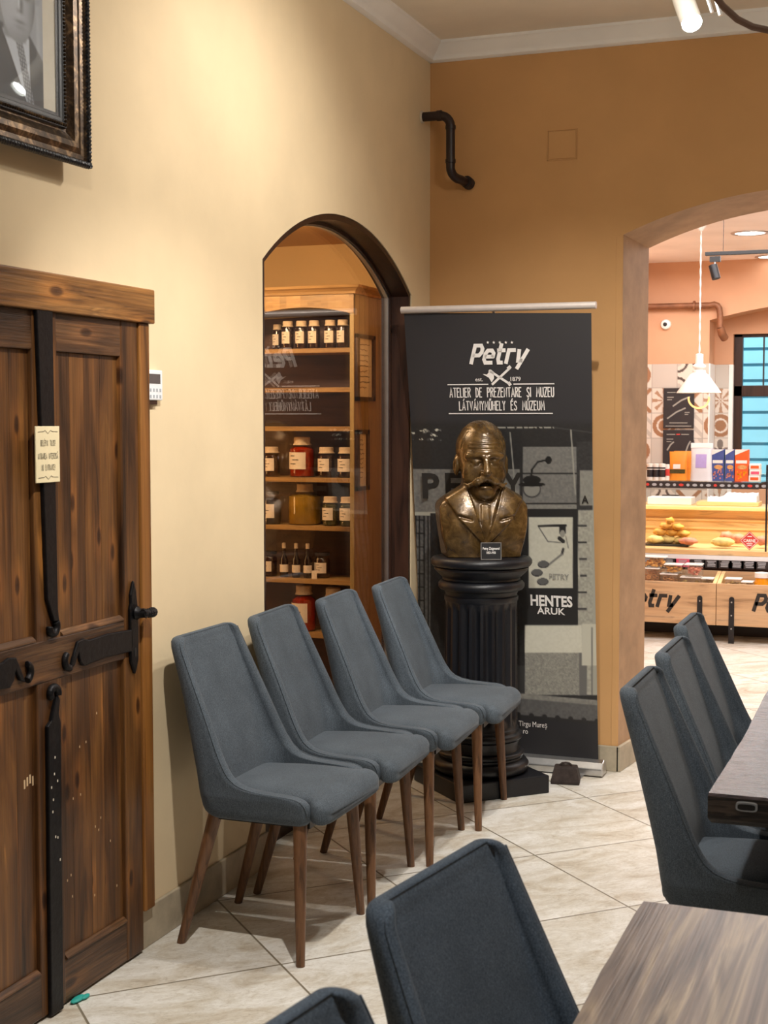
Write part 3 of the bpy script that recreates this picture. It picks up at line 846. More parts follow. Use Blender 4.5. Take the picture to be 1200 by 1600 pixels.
mb = MB().lathe([(0.017, 0), (0.019, 0.006), (0.014, 0.012), (0.012, 0.034)], (0, 0, 0), 14)
mb.xf(lambda q: (0.034 + q[2], 3.382 + q[0], 0.972 + q[1]))
pts = [(0.062, 3.372, 0.974), (0.060, 3.380, 0.974), (0.058, 3.398, 0.970), (0.058, 3.416, 0.967), (0.058, 3.432, 0.969), (0.058, 3.440, 0.969)]
mb.tube(pts, [0.010, 0.013, 0.0105, 0.0125, 0.015, 0.012], 10)
for k in range(3):
    mb.tube([(0.058, 3.392 + k * .012, 0.970 - .011), (0.070, 3.397 + k * .012, 0.970), (0.058, 3.402 + k * .012, 0.970 + .011)], 0.004, 6)
h_ = mb.build('handle', 'wrought_iron', d1, smooth=True, world=True)
mb = MB().prism([(3.372, 0.852), (3.383, 0.852), (3.384, 0.872), (3.378, 0.878), (3.371, 0.872)], 0.034, 0.0352, 'x')
mb.build('keyhole', 'black_plastic', d1, world=True)
# scuffs on the lower door
mb = MB()
for k in range(7):
    y = 2.885 + k * 0.0115; mb.box(0.0106, 0.0112, y, y + 0.006, 0.600 + (k % 3) * .004, 0.622 + (k * 7 % 5) * .002)
for k in range(14):
    y = 3.05 + 0.26 * rng.random(); z = 0.2 + .55 * rng.random(); mb.box(0.0106, 0.0112, y, y + 0.003, z, z + 0.006)
leafpart('scuff_mark', mb, 'scuff', 0)
mb = MB()
for k in range(9):
    y = 2.962 + 0.035 * rng.random(); z = 0.35 + .35 * rng.random(); mb.box(0.036, 0.0366, y, y + 0.0035, z, z + 0.006)
mb.build('paint_fleck', 'chip_white', d1, world=True)

# notice hung on the door
t = thing('door_sign', 'cream paper notice with three lines of writing on the dark wooden door', 'sign', (0.04, 2.964, 1.35))
MB().box(0.037, 0.041, 2.914, 3.015, 1.348, 1.486).build('card', 'paper_cream', t, bevel=0.001, world=True)
mb = MB(); tf = lambda z: (lambda u, v: (0.0416, 2.9645 + u, z + v))
for s_, z, w_ in (('BELÉPNI TILOS!', 1.438, 0.062), ('INTRAREA INTERZISĂ', 1.406, 0.084), ('NO ENTRANCE!', 1.378, 0.058)):
    stroke_text(mb, s_, 0.0135, 0.0010, tf(z), cx=0, width=w_, gap=.22)
for z in (1.472, 1.360):
    ribbon(mb, [(-.042, 0), (-.018, 0.001), (-.012, .004), (-.006, .0), (0, -.004), (.006, 0), (.012, .004), (.018, .001), (.042, 0)], 0.0011, tf(z))
mb.build('lettering', 'ink', t, world=True)

# scrap under the door
mb = MB().sphere((0.035, 3.07, 0.006), (0.012, 0.03, 0.006)).sphere((0.045, 3.09, 0.006), (0.008, 0.018, 0.0055))
tag(mb.build('rubber_scrap', 'teal_rubber', smooth=True), 'small teal scrap lying on the floor at the foot of the wooden door', 'scrap')

# thermostat
t = thing('thermostat', 'white wall controller with grey screen and buttons beside the door frame', 'thermostat', (0, 3.53, 1.557))
MB().box(0.001, 0.016, 3.492, 3.574, 1.557, 1.642).build('case', 'white_plastic', t, bevel=0.003, world=True)
MB().box(0.0155, 0.0168, 3.499, 3.560, 1.604, 1.631).build('screen', 'screen_grey', t, world=True)
for r_ in range(2):
    for c_ in range(4):
        y = 3.505 + c_ * 0.018; z = 1.585 - r_ * 0.018
        MB().box(0.0155, 0.0166, y - .004, y + .005, z - .004, z + .005).build('button', 'pale_grey', t, world=True)
MB().box(0.0, 0.012, 3.492, 3.548, 1.545, 1.5565).build('bracket', 'frame_dark_wood', t, world=True)

# ================================================================== FRAMED PORTRAIT
PY0, PY1, PZ0, PZ1 = 2.45, 3.145, 2.137, 2.98
t = thing('framed_portrait', 'black and white portrait of a suited older man in an antique bronze frame', 'picture', (0, 2.8, PZ0))
def rect_ring(mb_, prof, mi=0):
    L = []
    for (i, x) in prof:
        L.append([(x, PY0 + i, PZ0 + i), (x, PY1 - i, PZ0 + i), (x, PY1 - i, PZ1 - i), (x, PY0 + i, PZ1 - i)])
    n = 4; v = [q for l in L for q in l]; f = []
    for k in range(len(L) - 1):
        for i in range(4): f.append((k * 4 + i, k * 4 + (i + 1) % 4, (k + 1) * 4 + (i + 1) % 4, (k + 1) * 4 + i))
    mb_.add(v, f, mi)
mb = MB()
rect_ring(mb, [(0.050, 0.002), (0.046, 0.010), (0.030, 0.014), (0.028, 0.026), (0.014, 0.030), (0.006, 0.040), (0.0, 0.046), (0.002, 0.056), (0.012, 0.058)], 1)
rect_ring(mb, [(0.012, 0.058), (0.018, 0.052), (0.030, 0.050), (0.044, 0.053), (0.058, 0.051), (0.068, 0.044), (0.078, 0.038), (0.084, 0.037)], 0)
mb.build('frame', ['antique_bronze', 'frame_dark_wood'], t, world=True)
mb = MB(); rect_ring(mb, [(0.084, 0.037), (0.086, 0.046), (0.098, 0.046), (0.100, 0.043), (0.108, 0.042), (0.110, 0.039), (0.118, 0.038)])
mb.build('slip', 'black_paint_gloss', t, world=True)
def rope(mb_, p0, p1, r, pitch=0.0095, n=8):
    p0, p1 = Vector(p0), Vector(p1); d = (p1 - p0); Lh = d.length; d.normalize()
    a = Vector((1, 0, 0)); b_ = d.cross(a).normalized(); k = int(Lh / 0.002); Ls = []
    for i in range(k + 1):
        z = Lh * i / k; ring = []
        for j in range(n):
            th = 2 * PI * j / n; rr = r * (1 + 0.20 * math.cos(2 * th - 2 * PI * z / pitch))
            ring.append(tuple(p0 + d * z + rr * (math.cos(th) * a + math.sin(th) * b_)))
        Ls.append(ring)
    mb_.loops(Ls)
mb = MB(); e = 0.006
rope(mb, (0.057, PY1 - e, PZ0), (0.057, PY1 - e, PZ1), 0.0075); rope(mb, (0.057, PY0, PZ0 + e), (0.057, PY1, PZ0 + e), 0.0075)
rope(mb, (0.057, PY0 + e, PZ0), (0.057, PY0 + e, PZ1), 0.0075); rope(mb, (0.057, PY0, PZ1 - e), (0.057, PY1, PZ1 - e), 0.0075)
mb.build('rope_edge', 'black_paint_gloss', t, smooth=True, world=True)
mb = MB(); i = 0.092
for k in range(int((PZ1 - PZ0 - .18) / 0.0095)):
    z = PZ0 + i + k * 0.0095; mb.sphere((0.047, PY1 - i, z), 0.0043, 6, 5); mb.sphere((0.047, PY0 + i, z), 0.0043, 6, 5)
for k in range(int((PY1 - PY0 - .18) / 0.0095)):
    y = PY0 + i + k * 0.0095; mb.sphere((0.047, y, PZ0 + i), 0.0043, 6, 5); mb.sphere((0.047, y, PZ1 - i), 0.0043, 6, 5)
mb.build('bead_moulding', 'antique_bronze', t, smooth=True, world=True)
MB().box(0.030, 0.036, PY0 + .105, PY1 - .105, PZ0 + .055, PZ1 - .105).build('mat_board', 'mat_board', t, world=True)
qy0, qy1, qz0, qz1 = 2.56, 2.975, 2.243, 2.82      # the photograph inside the mat
def portrait(u, v):
    y = qy0 + (qy1 - qy0) * u; z = qz1 - (qz1 - qz0) * v
    # head coordinates in metres around the face centre
    a = (y - 2.874) / 0.070; b_ = (z - 2.497) / 0.108
    g = 0.56 + 0.10 * u - 0.06 * v
    # suit
    body = sm(0, .012, 2.405 - z - 0.9 * np.maximum(0, np.abs(y - 2.845) - 0.07) + 0.02)
    g = g * (1 - body) + (0.22 + .10 * sm(2.9, 2.7, y) + .03 * vnoise(y * 90, z * 90)) * body
    # shirt wedge and tie
    cx = 2.868 + (2.40 - z) * 0.32
    sw = np.maximum(0.0, 0.052 - np.maximum(0, 2.402 - z) * 0.30)
    sh = sm(0.004, -0.004, np.abs(y - cx) - sw) * sm(2.412, 2.402, z) * (sw > 0.0005)
    g = g * (1 - sh) + 0.82 * sh
    tie = sm(0.003, -0.003, np.abs(y - cx - .008) - 0.014) * sm(2.395, 2.388, z) * (sw > 0.0005)
    pat = 0.42 + .22 * (np.sin(y * 420 + z * 300) * np.sin(z * 420 - y * 300) > 0.2)
    g = g * (1 - tie) + pat * tie
    lap = sm(0.003, 0.0, np.abs(np.abs(y - cx) - sw - .003)) * sm(2.40, 2.39, z) * (sw > 0)
    g = g * (1 - .5 * lap)
    # neck and head
    nk = sm(0.006, -0.006, np.abs(y - 2.862) - 0.044) * (z < 2.43) * sm(2.386, 2.396, z)
    g = g * (1 - nk) + .58 * nk
    r = np.sqrt(a * a + np.where(b_ < 0, b_ * 0.98, b_ * 0.93) ** 2)
    hd = sm(1.04, 0.97, r)
    face = 0.74 + 0.10 * a * -1 - 0.10 * np.abs(a) ** 3 + 0.08 * b_
    face = face - 0.30 * np.exp(-(((np.abs(a - .12) - .42) / .17) ** 2 + ((b_ - .02) / .075) ** 2))      # eyes
    face = face - 0.22 * np.exp(-(((np.abs(a - .12) - .42) / .25) ** 2 + ((b_ - .17) / .05) ** 2))        # brows
    face = face - 0.30 * np.exp(-(((a - .22) / .10) ** 2 + ((b_ + .16) / .17) ** 2)) * (a > .12)            # nose shadow
    face = face + 0.12 * np.exp(-(((a - .10) / .07) ** 2 + ((b_ + .12) / .2) ** 2))
    face = face - 0.16 * np.exp(-(((a - .14) / .16) ** 2 + ((b_ + .33) / .05) ** 2))
    face = face + 0.05 * np.exp(-(((a - .14) / .3) ** 2 + ((b_ + .42) / .06) ** 2))                      # pale moustache
    face = face - 0.22 * np.exp(-(((a - .14) / .28) ** 2 + ((b_ + .56) / .04) ** 2))                     # mouth
    face = face - 0.10 * np.exp(-(((a - .14) / .3) ** 2 + ((b_ + .68) / .05) ** 2))
    face = face - 0.12 * sm(.5, 1.0, a) - 0.10 * sm(.6, 1.0, -b_)
    hair = sm(.70, .92, r) * sm(-.15, .35, b_) * sm(.1, .6, np.abs(a))
    face = face + 0.12 * hair + 0.06 * sm(.3, .8, b_)
    g = g * (1 - hd) + face * hd
    ear = sm(1.1, .9, np.sqrt(((a + 1.02) / .16) ** 2 + ((b_ + .05) / .24) ** 2)); g = g * (1 - ear) + .62 * ear
    g = g * .98 + 0.13 + 0.02 * (vnoise(y * 300, z * 300, 3) - .5)
    c = s2l(np.stack([g * .94, g * .985, g * 1.04], -1)); return c
paint_grid('photograph', 150, 208, lambda u, v: np.stack([np.full_like(u, 0.0366), qy0 + (qy1 - qy0) * u, qz1 - (qz1 - qz0) * v], -1), portrait, 'print_paint', t)
MB().box(0.038, 0.0395, PY0 + .11, PY1 - .11, PZ0 + .07, PZ1 - .11).build('glass', 'picture_glass', t, world=True)

# ================================================================== PIPES, PANEL, LAMP
t = thing('drain_pipe', 'dark brown angled pipe joining the two walls high in the room corner', 'pipe', (0.1, 5.86, 2.68))
zp = 2.80; yp = 5.845; xb = at(704, 230, 'y', yp)[0]; zb = at(704, 262, 'y', yp)[2]
pts = [(0.0, yp, zp)] + [(xb - 0.05 + 0.05 * math.sin(a), yp, zp - 0.05 + 0.05 * math.cos(a)) for a in np.linspace(0, PI / 2, 7)]
pts += [(xb, yp, zb)] + [(xb + .03 * (1 - math.cos(a)), yp + .05 * (1 - math.cos(a)), zb - .045 * math.sin(a)) for a in np.linspace(.2, PI / 2, 5)] + [(xb + .05, YB, zb - .055)]
MB().tube(pts, 0.0195, 14).build('pipe', 'brown_pipe', t, smooth=True, world=True)
for (p, q) in (((xb - .06, yp, zp), (xb - .04, yp, zp)), ((xb, yp, zp - .06), (xb, yp, zp - .045)), ((xb, yp, zb + .02), (xb, yp, zb + .035))):
    MB().tube([p, q], 0.0225, 14).build('collar', 'brown_pipe', t, smooth=True, world=True)
MB().tube([(xb + .045, YB - .035, zb - .048), (xb + .05, YB - .002, zb - .055)], 0.026, 14).build('wall_socket', 'rust', t, smooth=True, world=True)
MB().tube([(0.001, yp, zp), (0.008, yp, zp)], 0.027, 12).build('wall_flange', 'chip_white', t, smooth=True, world=True)

p0, p1 = at(874, 205, 'y', YB), at(898, 247, 'y', YB)
t = thing('access_panel', 'small square hatch painted over in the ochre wall', 'hatch', ((p0[0] + p1[0]) / 2, YB, p1[2]))
e0 = 0.004
MB().box(p0[0] - .045, p0[0] + .072, YB - 0.003, YB, p0[2] - .115, p0[2]).build('cover', 'ochre_paint', t, bevel=0.0015, world=True)
mb = MB()
x0, x1, z0, z1 = p0[0] - .051, p0[0] + .078, p0[2] - .121, p0[2] + .006
for q in ((x0, x1, z1 - .003, z1), (x0, x1, z0, z0 + .003), (x0, x0 + .003, z0, z1), (x1 - .003, x1, z0, z1)):
    mb.box(q[0], q[1], YB - .0045, YB, q[2], q[3])
mb.build('rim', 'ochre_paint', t, world=True)

lp = at(1081, 36, 'y', 4.7)
t = thing('track_spotlight', 'white ceiling spotlight shining at the top edge of the photo', 'spotlight', tuple(lp))
mq = Vector((.30, -.62, -.72)).to_track_quat('-Z', 'Y').to_matrix()
tilt = lambda q: tuple(mq @ Vector(q) + Vector(lp))
MB().lathe([(0.033, 0.0), (0.035, 0.02), (0.035, 0.15), (0.026, 0.16)], (0, 0, 0), 20, cap0=False).xf(tilt).build('housing', 'white_enamel', t, smooth=True, world=True)
MB().lathe([(0.001, 0.012), (0.0310, 0.012), (0.0310, 0.016)], (0, 0, 0), 20).xf(tilt).build('lens', 'lamp_glow', t, smooth=True, world=True)
top_ = tilt((0, 0, .13))
MB().tube([top_, (top_[0], top_[1], CEIL - .037)], 0.008, 8).build('stem', 'white_enamel', t, world=True)
spot((lp[0], lp[1], lp[2] - 0.04), (lp[0] - .25, lp[1] + .1, 0), 60, 120, 0.9, (0.98, 0.98, 0.95), 0.03)
t = thing('light_track', 'pale ceiling track carrying the spotlight', 'track', (lp[0], 3.6, CEIL))
MB().box(top_[0] - .018, top_[0] + .018, 1.2, 5.2, CEIL - .035, CEIL - .001).build('rail', 'white_enamel', t, world=True)
c0, c1 = at(1104, 3, 'y', 4.4), at(1113, 20, 'y', 4.4)
MB().tube([at(1100, -20, 'y', 4.4), c1], 0.006, 6).build('suspension_clip', 'silver', t, world=True)
MB().tube([at(1114, -20, 'y', 4.4), at(1126, 24, 'y', 4.4)], 0.007, 6).build('suspension_clip', 'silver', t, world=True)
cpts = [at(x, y, 'y', 3.6) for x, y in ((1085, -70), (1108, -18), (1130, 10), (1152, 30), (1176, 42), (1205, 48), (1250, 44), (1300, 10), (1330, -60))]
tag(MB().tube(cpts, 0.0085, 8).build('lamp_cable', 'cable_brown', smooth=True), 'brown sagging cable hanging under the ceiling at the top right', 'cable')

# ================================================================== CHAIRS
def lerp(x, xs, ys): return float(np.interp(x, xs, ys))
RZ = ([.385, .392, .41, .52, .665, .81, .90, .93], [.095, .082, .072, .054, .019, -.014, -.034, -.036])
TZ = ([.385, .395, .41, .43, .445, .455, .461, .464, .466, .468, .471, .477, .488, .505, .535, .585, .69, .79, .88, .915, .93],
      [.395, .408, .415, .415, .410, .400, .384, .360, .322, .285, .255, .226, .198, .178, .158, .135, .093, .052, .016, .009, .007])
WZ = ([.385, .395, .45, .52, .60, .70, .80, .86, .88, .898, .905, .91], [.207, .216, .226, .225, .217, .206, .197, .191, .188, .181, .174, .166])
def chair_loop(z, ins=0.0):
    r = lerp(z, *RZ) + ins; t_ = lerp(z, *TZ) - ins; w = lerp(z, *WZ) - ins
    th = lerp(z, [.385, .5, .7, .92], [.044, .042, .036, .030])
    bt = min(lerp(z, [.385, .6, .75, .88, .93], [.055, .052, .042, .032, .030]), t_ - r - 0.002)
    th = min(th, 0.92 * (t_ - r)); th = max(th - ins, .006)
    tipc = t_ - th / 2
    xi = r + bt
    rc = max(0.0005, min(0.045, tipc - xi - .001)) if tipc > xi else 0.0005
    xi = min(xi, tipc)
    Rc = min(.05, max(.002, tipc - r - .001))
    yi = w - th
    inner, outer = [], []
    for k in range(4): inner.append((xi, (yi - rc) * k / 4))
    for k in range(6):
        a = PI / 2 * k / 5; inner.append((xi + rc * (1 - math.cos(a)), yi - rc + rc * math.sin(a)))
    for k in range(1, 9): inner.append((xi + rc + (tipc - xi - rc) * k / 8, yi))
    for k in range(4): outer.append((r, (w - Rc) * k / 4))
    for k in range(6):
        a = PI / 2 * k / 5; outer.append((r + Rc * (1 - math.cos(a)), w - Rc + Rc * math.sin(a)))
    for k in range(1, 9): outer.append((r + Rc + (tipc - r - Rc) * k / 8, w))
    tip = [(tipc + th / 2 * math.sin(PI * k / 6), (w - th / 2) - th / 2 * math.cos(PI * k / 6)) for k in range(1, 6)]
    half = inner + tip + outer[::-1]             # from inner centre to outer centre, y >= 0
    other = [(x, -y) for x, y in half][1:-1][::-1]
    return [(x, y, z) for x, y in half + other], len(inner), len(tip)
def make_chair():
    root = thing('dining_chair', '', 'chair')
    zs = [.385, .39, .40, .415, .43, .438, .445, .450, .455, .459, .4615, .4635, .465, .4665, .468, .470, .473, .477, .482, .488, .496, .505, .525, .55, .585, .62, .655, .69, .73, .77, .81, .84, .86, .878, .888, .895]
    L = []
    l0, ni, ntp = chair_loop(.387, .008); L.append(l0)
    for z in zs: L.append(chair_loop(z)[0])
    for z, i_ in ((.902, .003), (.906, .007), (.908, .011)): 
        q = chair_loop(z, i_)[0]; L.append(q)
    squash = lambda z: z if z < .5 else .5 + (z - .5) * .938
    L = [[(x - .02 * max(0, z - .6), y, squash(z)) for x, y, z in l] for l in L]
    mb_ = MB().loops(L, True, False, False)
    n = len(L[0])
    for base in (0, (len(L) - 1) * n):           # close top and underside strip-wise between inner and outer line
        fs = []
        half = 2 * ni + ntp
        idx = lambda k: base + (k % n)
        for k in range(ni - 1):
            fs.append((idx(k), idx(k + 1), idx(half - 2 - k), idx(half - 1 - k)))
        fs.append(tuple(idx(ni - 1 + k) for k in range(ntp + 2)))
        # mirrored side
        mir = lambda k: k if k in (0, half - 1) else n - k
        for k in range(ni - 1):
            fs.append((idx(mir(k)), idx(mir(k + 1)), idx(mir(half - 2 - k)), idx(mir(half - 1 - k))))
        fs.append(tuple(idx(mir(ni - 1 + k)) for k in range(ntp + 2)))
        mb_.f.extend(fs); mb_.m.extend([0] * len(fs))
    mb_.build('backrest_shell', 'grey_fabric', root, smooth='all')
    # cushion
    xs = [.070, .075, .09, .14, .22, .30, .36, .395, .410, .424, .438, .450, .460, .467, .471]
    hw = [.150, .166, .172, .175, .176, .176, .176, .177, .186, .208, .216, .215, .210, .198, .180]
    zt_ = [.448, .455, .459, .463, .468, .470, .469, .467, .466, .464, .459, .452, .443, .433, .424]
    zb_ = [.40, .392, .39, .388, .388, .388, .388, .388, .388, .387, .387, .388, .392, .399, .406]
    L = []
    for x, h_, a, b_ in zip(xs, hw, zt_, zb_):
        ring = []; zc = (a + b_) / 2; hh = (a - b_) / 2
        for k in range(32):
            th = 2 * PI * k / 32; c_, s_ = math.cos(th), math.sin(th)
            e_ = 0.35
            ring.append((x - .006 * abs(c_) ** 6, h_ * math.copysign(abs(c_) ** e_, c_), zc + hh * math.copysign(abs(s_) ** e_, s_) + (.004 * (1 - c_ * c_) if s_ > 0 else 0)))
        L.append(ring)
    MB().loops(L).build('seat_cushion', 'grey_fabric', root, smooth='all')
    # piping along the wing edges
    for sgn in (1, -1):
        mb_ = MB(); pts = []
        for z in zs[3:]:
            t_ = lerp(z, *TZ); w = lerp(z, *WZ); th = lerp(z, [.385, .5, .7, .92], [.044, .042, .036, .030])
            pts.append((t_ - th * 0.16 - .02 * max(0, z - .6), sgn * (w - th * 0.10), squash(z)))
        mb_.tube(pts, 0.0019, 5)
        mb_.build('piping', 'grey_fabric', root, smooth='all')
    MB().box(.09, .40, -.175, .175, .372, .392).build('seat_base', 'black_plastic', root)
    for sgn in (1, -1):
        MB().tube([(.375, sgn * .185, .392), (.392, sgn * .224, 0.0)], [.0205, .0125], 14).build('leg', 'leg_wood', root, smooth=True)
        MB().tube([(.105, sgn * .165, .392), (-.003, sgn * .182, 0.0)], [.0205, .0125], 14).build('leg', 'leg_wood', root, smooth=True)
    return root
chair = make_chair()
G1 = 'chairs lined up along the cream wall'; G2 = 'chairs at the far dark table'; G3 = 'chairs at the near wooden table'
spots = [((.086, 3.712), 'grey upholstered dining chair nearest the wooden door, first of the wall row', G1),
         ((.090, 4.174, 4), 'grey upholstered dining chair second from the wooden door along the wall', G1),
         ((.118, 4.643, 4), 'grey upholstered dining chair third from the wooden door, before the arched window', G1),
         ((.148, 5.103, 4), 'grey upholstered dining chair beside the black column, last of the wall row', G1),
         ((1.440, 3.40), 'dark grey dining chair at the near end of the far dark table', G2),
         ((1.428, 3.925), 'middle dark grey dining chair of the three at the far dark table', G2),
         ((1.392, 4.45), 'dark grey dining chair at the far end of the far table, nearest the shop counter', G2),
         ((1.452, 1.825, -9), 'large foreground grey dining chair beside the corner of the near wooden table', G3),
         ((1.455, 1.235, -9), 'grey dining chair whose rounded top alone shows at the bottom edge of the photo', G3)]
for i_, (pos, lab, g) in enumerate(spots):
    x, y = pos[:2]; rz = math.radians(pos[2]) if len(pos) > 2 else 0.0
    if i_ == 0:
        o = chair; o.location = (x, y, 0); o['label'] = lab; o['group'] = g
    else:
        o = dup(chair, (x, y, 0), rz, lab, g)

# ================================================================== TABLES
def table(name, label, x0, x1, y0, y1, top, th, mats, seed, legs):
    r = random.Random(seed)
    t_ = thing(name, label, 'table', ((x0 + x1) / 2, (y0 + y1) / 2, 0))
    n = 26
    left = [(x0 + r.uniform(-.001, .001) + .003 * math.sin(k * .35 + seed), y0 + (y1 - y0) * k / n) for k in range(n + 1)]
    right = [(x1 + r.uniform(-.001, .001), y1 - (y1 - y0) * k / n) for k in range(n + 1)]
    out = left + right
    cx, cy = (x0 + x1) / 2, (y0 + y1) / 2
    sh = lambda s_: [(cx + (x - cx) * s_, cy + (y - cy) * s_) for x, y in out]
    L = [[(x, y, top - th) for x, y in sh(.985)], [(x, y, top - th * .8) for x, y in sh(1.0)], [(x, y, top - .006) for x, y in sh(1.0)], [(x, y, top) for x, y in sh(.997)]]
    m_ = MB().loops(L)
    for k, f in enumerate(m_.f):
        zz = [m_.v[i][2] for i in f]
        m_.m[k] = 0 if min(zz) > top - .0065 else 1
    m_.build('tabletop', mats, t_, world=True)
    for (lx, ly) in legs:
        MB().box(lx - .03, lx + .03, ly - .03, ly + .03, 0, top - th).build('leg', 'steel_dark', t_, bevel=.003, world=True)
    MB().box(min(l[0] for l in legs), max(l[0] for l in legs), legs[0][1] - .02, legs[0][1] + .02, top - th - .05, top - th).build('crossbar', 'steel_dark', t_, world=True)
    return t_
table('dining_table', 'near brown streaked wooden table with a sharp corner at the bottom right', 1.64, 2.44, 0.62, 2.268, .72, .035, ['table_wood', 'slab_edge_wood'], 3,
      [(1.98, 2.0), (2.34, 2.0), (1.98, .9), (2.34, .9)])
ft = table('dining_table', 'far dark slab table with a thick rough edge beside three chairs', 1.645, 2.50, 2.985, 4.75, .72, .066, ['dark_table_wood', 'slab_edge_wood'], 5,
      [(1.86, 3.2), (2.38, 3.2), (1.95, 4.5), (2.38, 4.5)])
mb = MB()
pc = at(1167, 1260, 'y', 2.983)
for a, b_, m_ in ((0.022, 0.0095, 0), (0.018, 0.006, 1)):
    pl = [(pc[0] + a * math.copysign(abs(math.cos(q)) ** .5, math.cos(q)), pc[2] + b_ * math.copysign(abs(math.sin(q)) ** .5, math.sin(q))) for q in np.linspace(0, 2 * PI, 24)[:-1]]
    mb.prism(pl, 2.975 - m_ * .002, 2.99, 'y', m_)
mb.build('socket', ['pale_grey', 'black_plastic'], ft, world=True)

# ================================================================== COLUMN, BUST, BANNER
CX, CY = .378, 5.512
t = thing('pedestal_column', 'glossy black fluted column carrying the bronze bust', 'column', (CX, CY, 0))
h2 = .29
ang = math.radians(-90)
pl = [(CX + h2 * math.cos(ang + k * PI / 2), CY + h2 * math.sin(ang + k * PI / 2)) for k in range(4)]
MB().prism(pl, 0, .072, 'z').build('plinth', 'black_paint_gloss', t, bevel=.004, world=True)
def torus_prof(r, z0, z1, n=6): return [(r - (z1 - z0) / 2 + (z1 - z0) / 2 * math.cos(a), (z0 + z1) / 2 + (z1 - z0) / 2 * math.sin(a)) for a in np.linspace(-PI / 2, PI / 2, n)]
pr = [(.15, .072)] + torus_prof(.198, .073, .128) + [(.172, .130), (.172, .138)] + torus_prof(.180, .139, .162) + [(.158, .164), (.154, .185), (.160, .205)] + torus_prof(.172, .207, .238) + [(.155, .240), (.155, .252)] + [(.150, .256), (.148, .27)]
MB().lathe(pr, (CX, CY, 0), 48).build('base', 'black_paint_gloss', t, smooth=True, world=True)
nfl = 20; L = []
for z, k in ((.265, 0), (.285, .3), (.30, 1), (.735, 1), (.755, .3), (.77, 0)):
    ring = []
    for i_ in range(nfl * 8):
        th = 2 * PI * i_ / (nfl * 8); ph = (i_ % 8) / 8
        dep = max(0, math.sin(PI * (ph - .12) / .76)) if .12 < ph < .88 else 0
        r_ = .150 - .004 * (z - .265) / .5 - k * .016 * dep
        ring.append((CX + r_ * math.cos(th), CY + r_ * math.sin(th), z))
    L.append(ring)
MB().loops(L).build('shaft', 'black_paint_gloss', t, smooth=True, world=True)
pr = [(.146, .768), (.150, .775), (.150, .79), (.144, .795), (.150, .812)] + torus_prof(.176, .814, .856) + [(.158, .858), (.158, .866), (.170, .878), (.186, .893), (.192, .90), (.192, .908)] + torus_prof(.207, .910, .951) + [(.10, .952)]
MB().lathe(pr, (CX, CY, 0), 48).build('capital', 'black_paint_gloss', t, smooth=True, world=True)

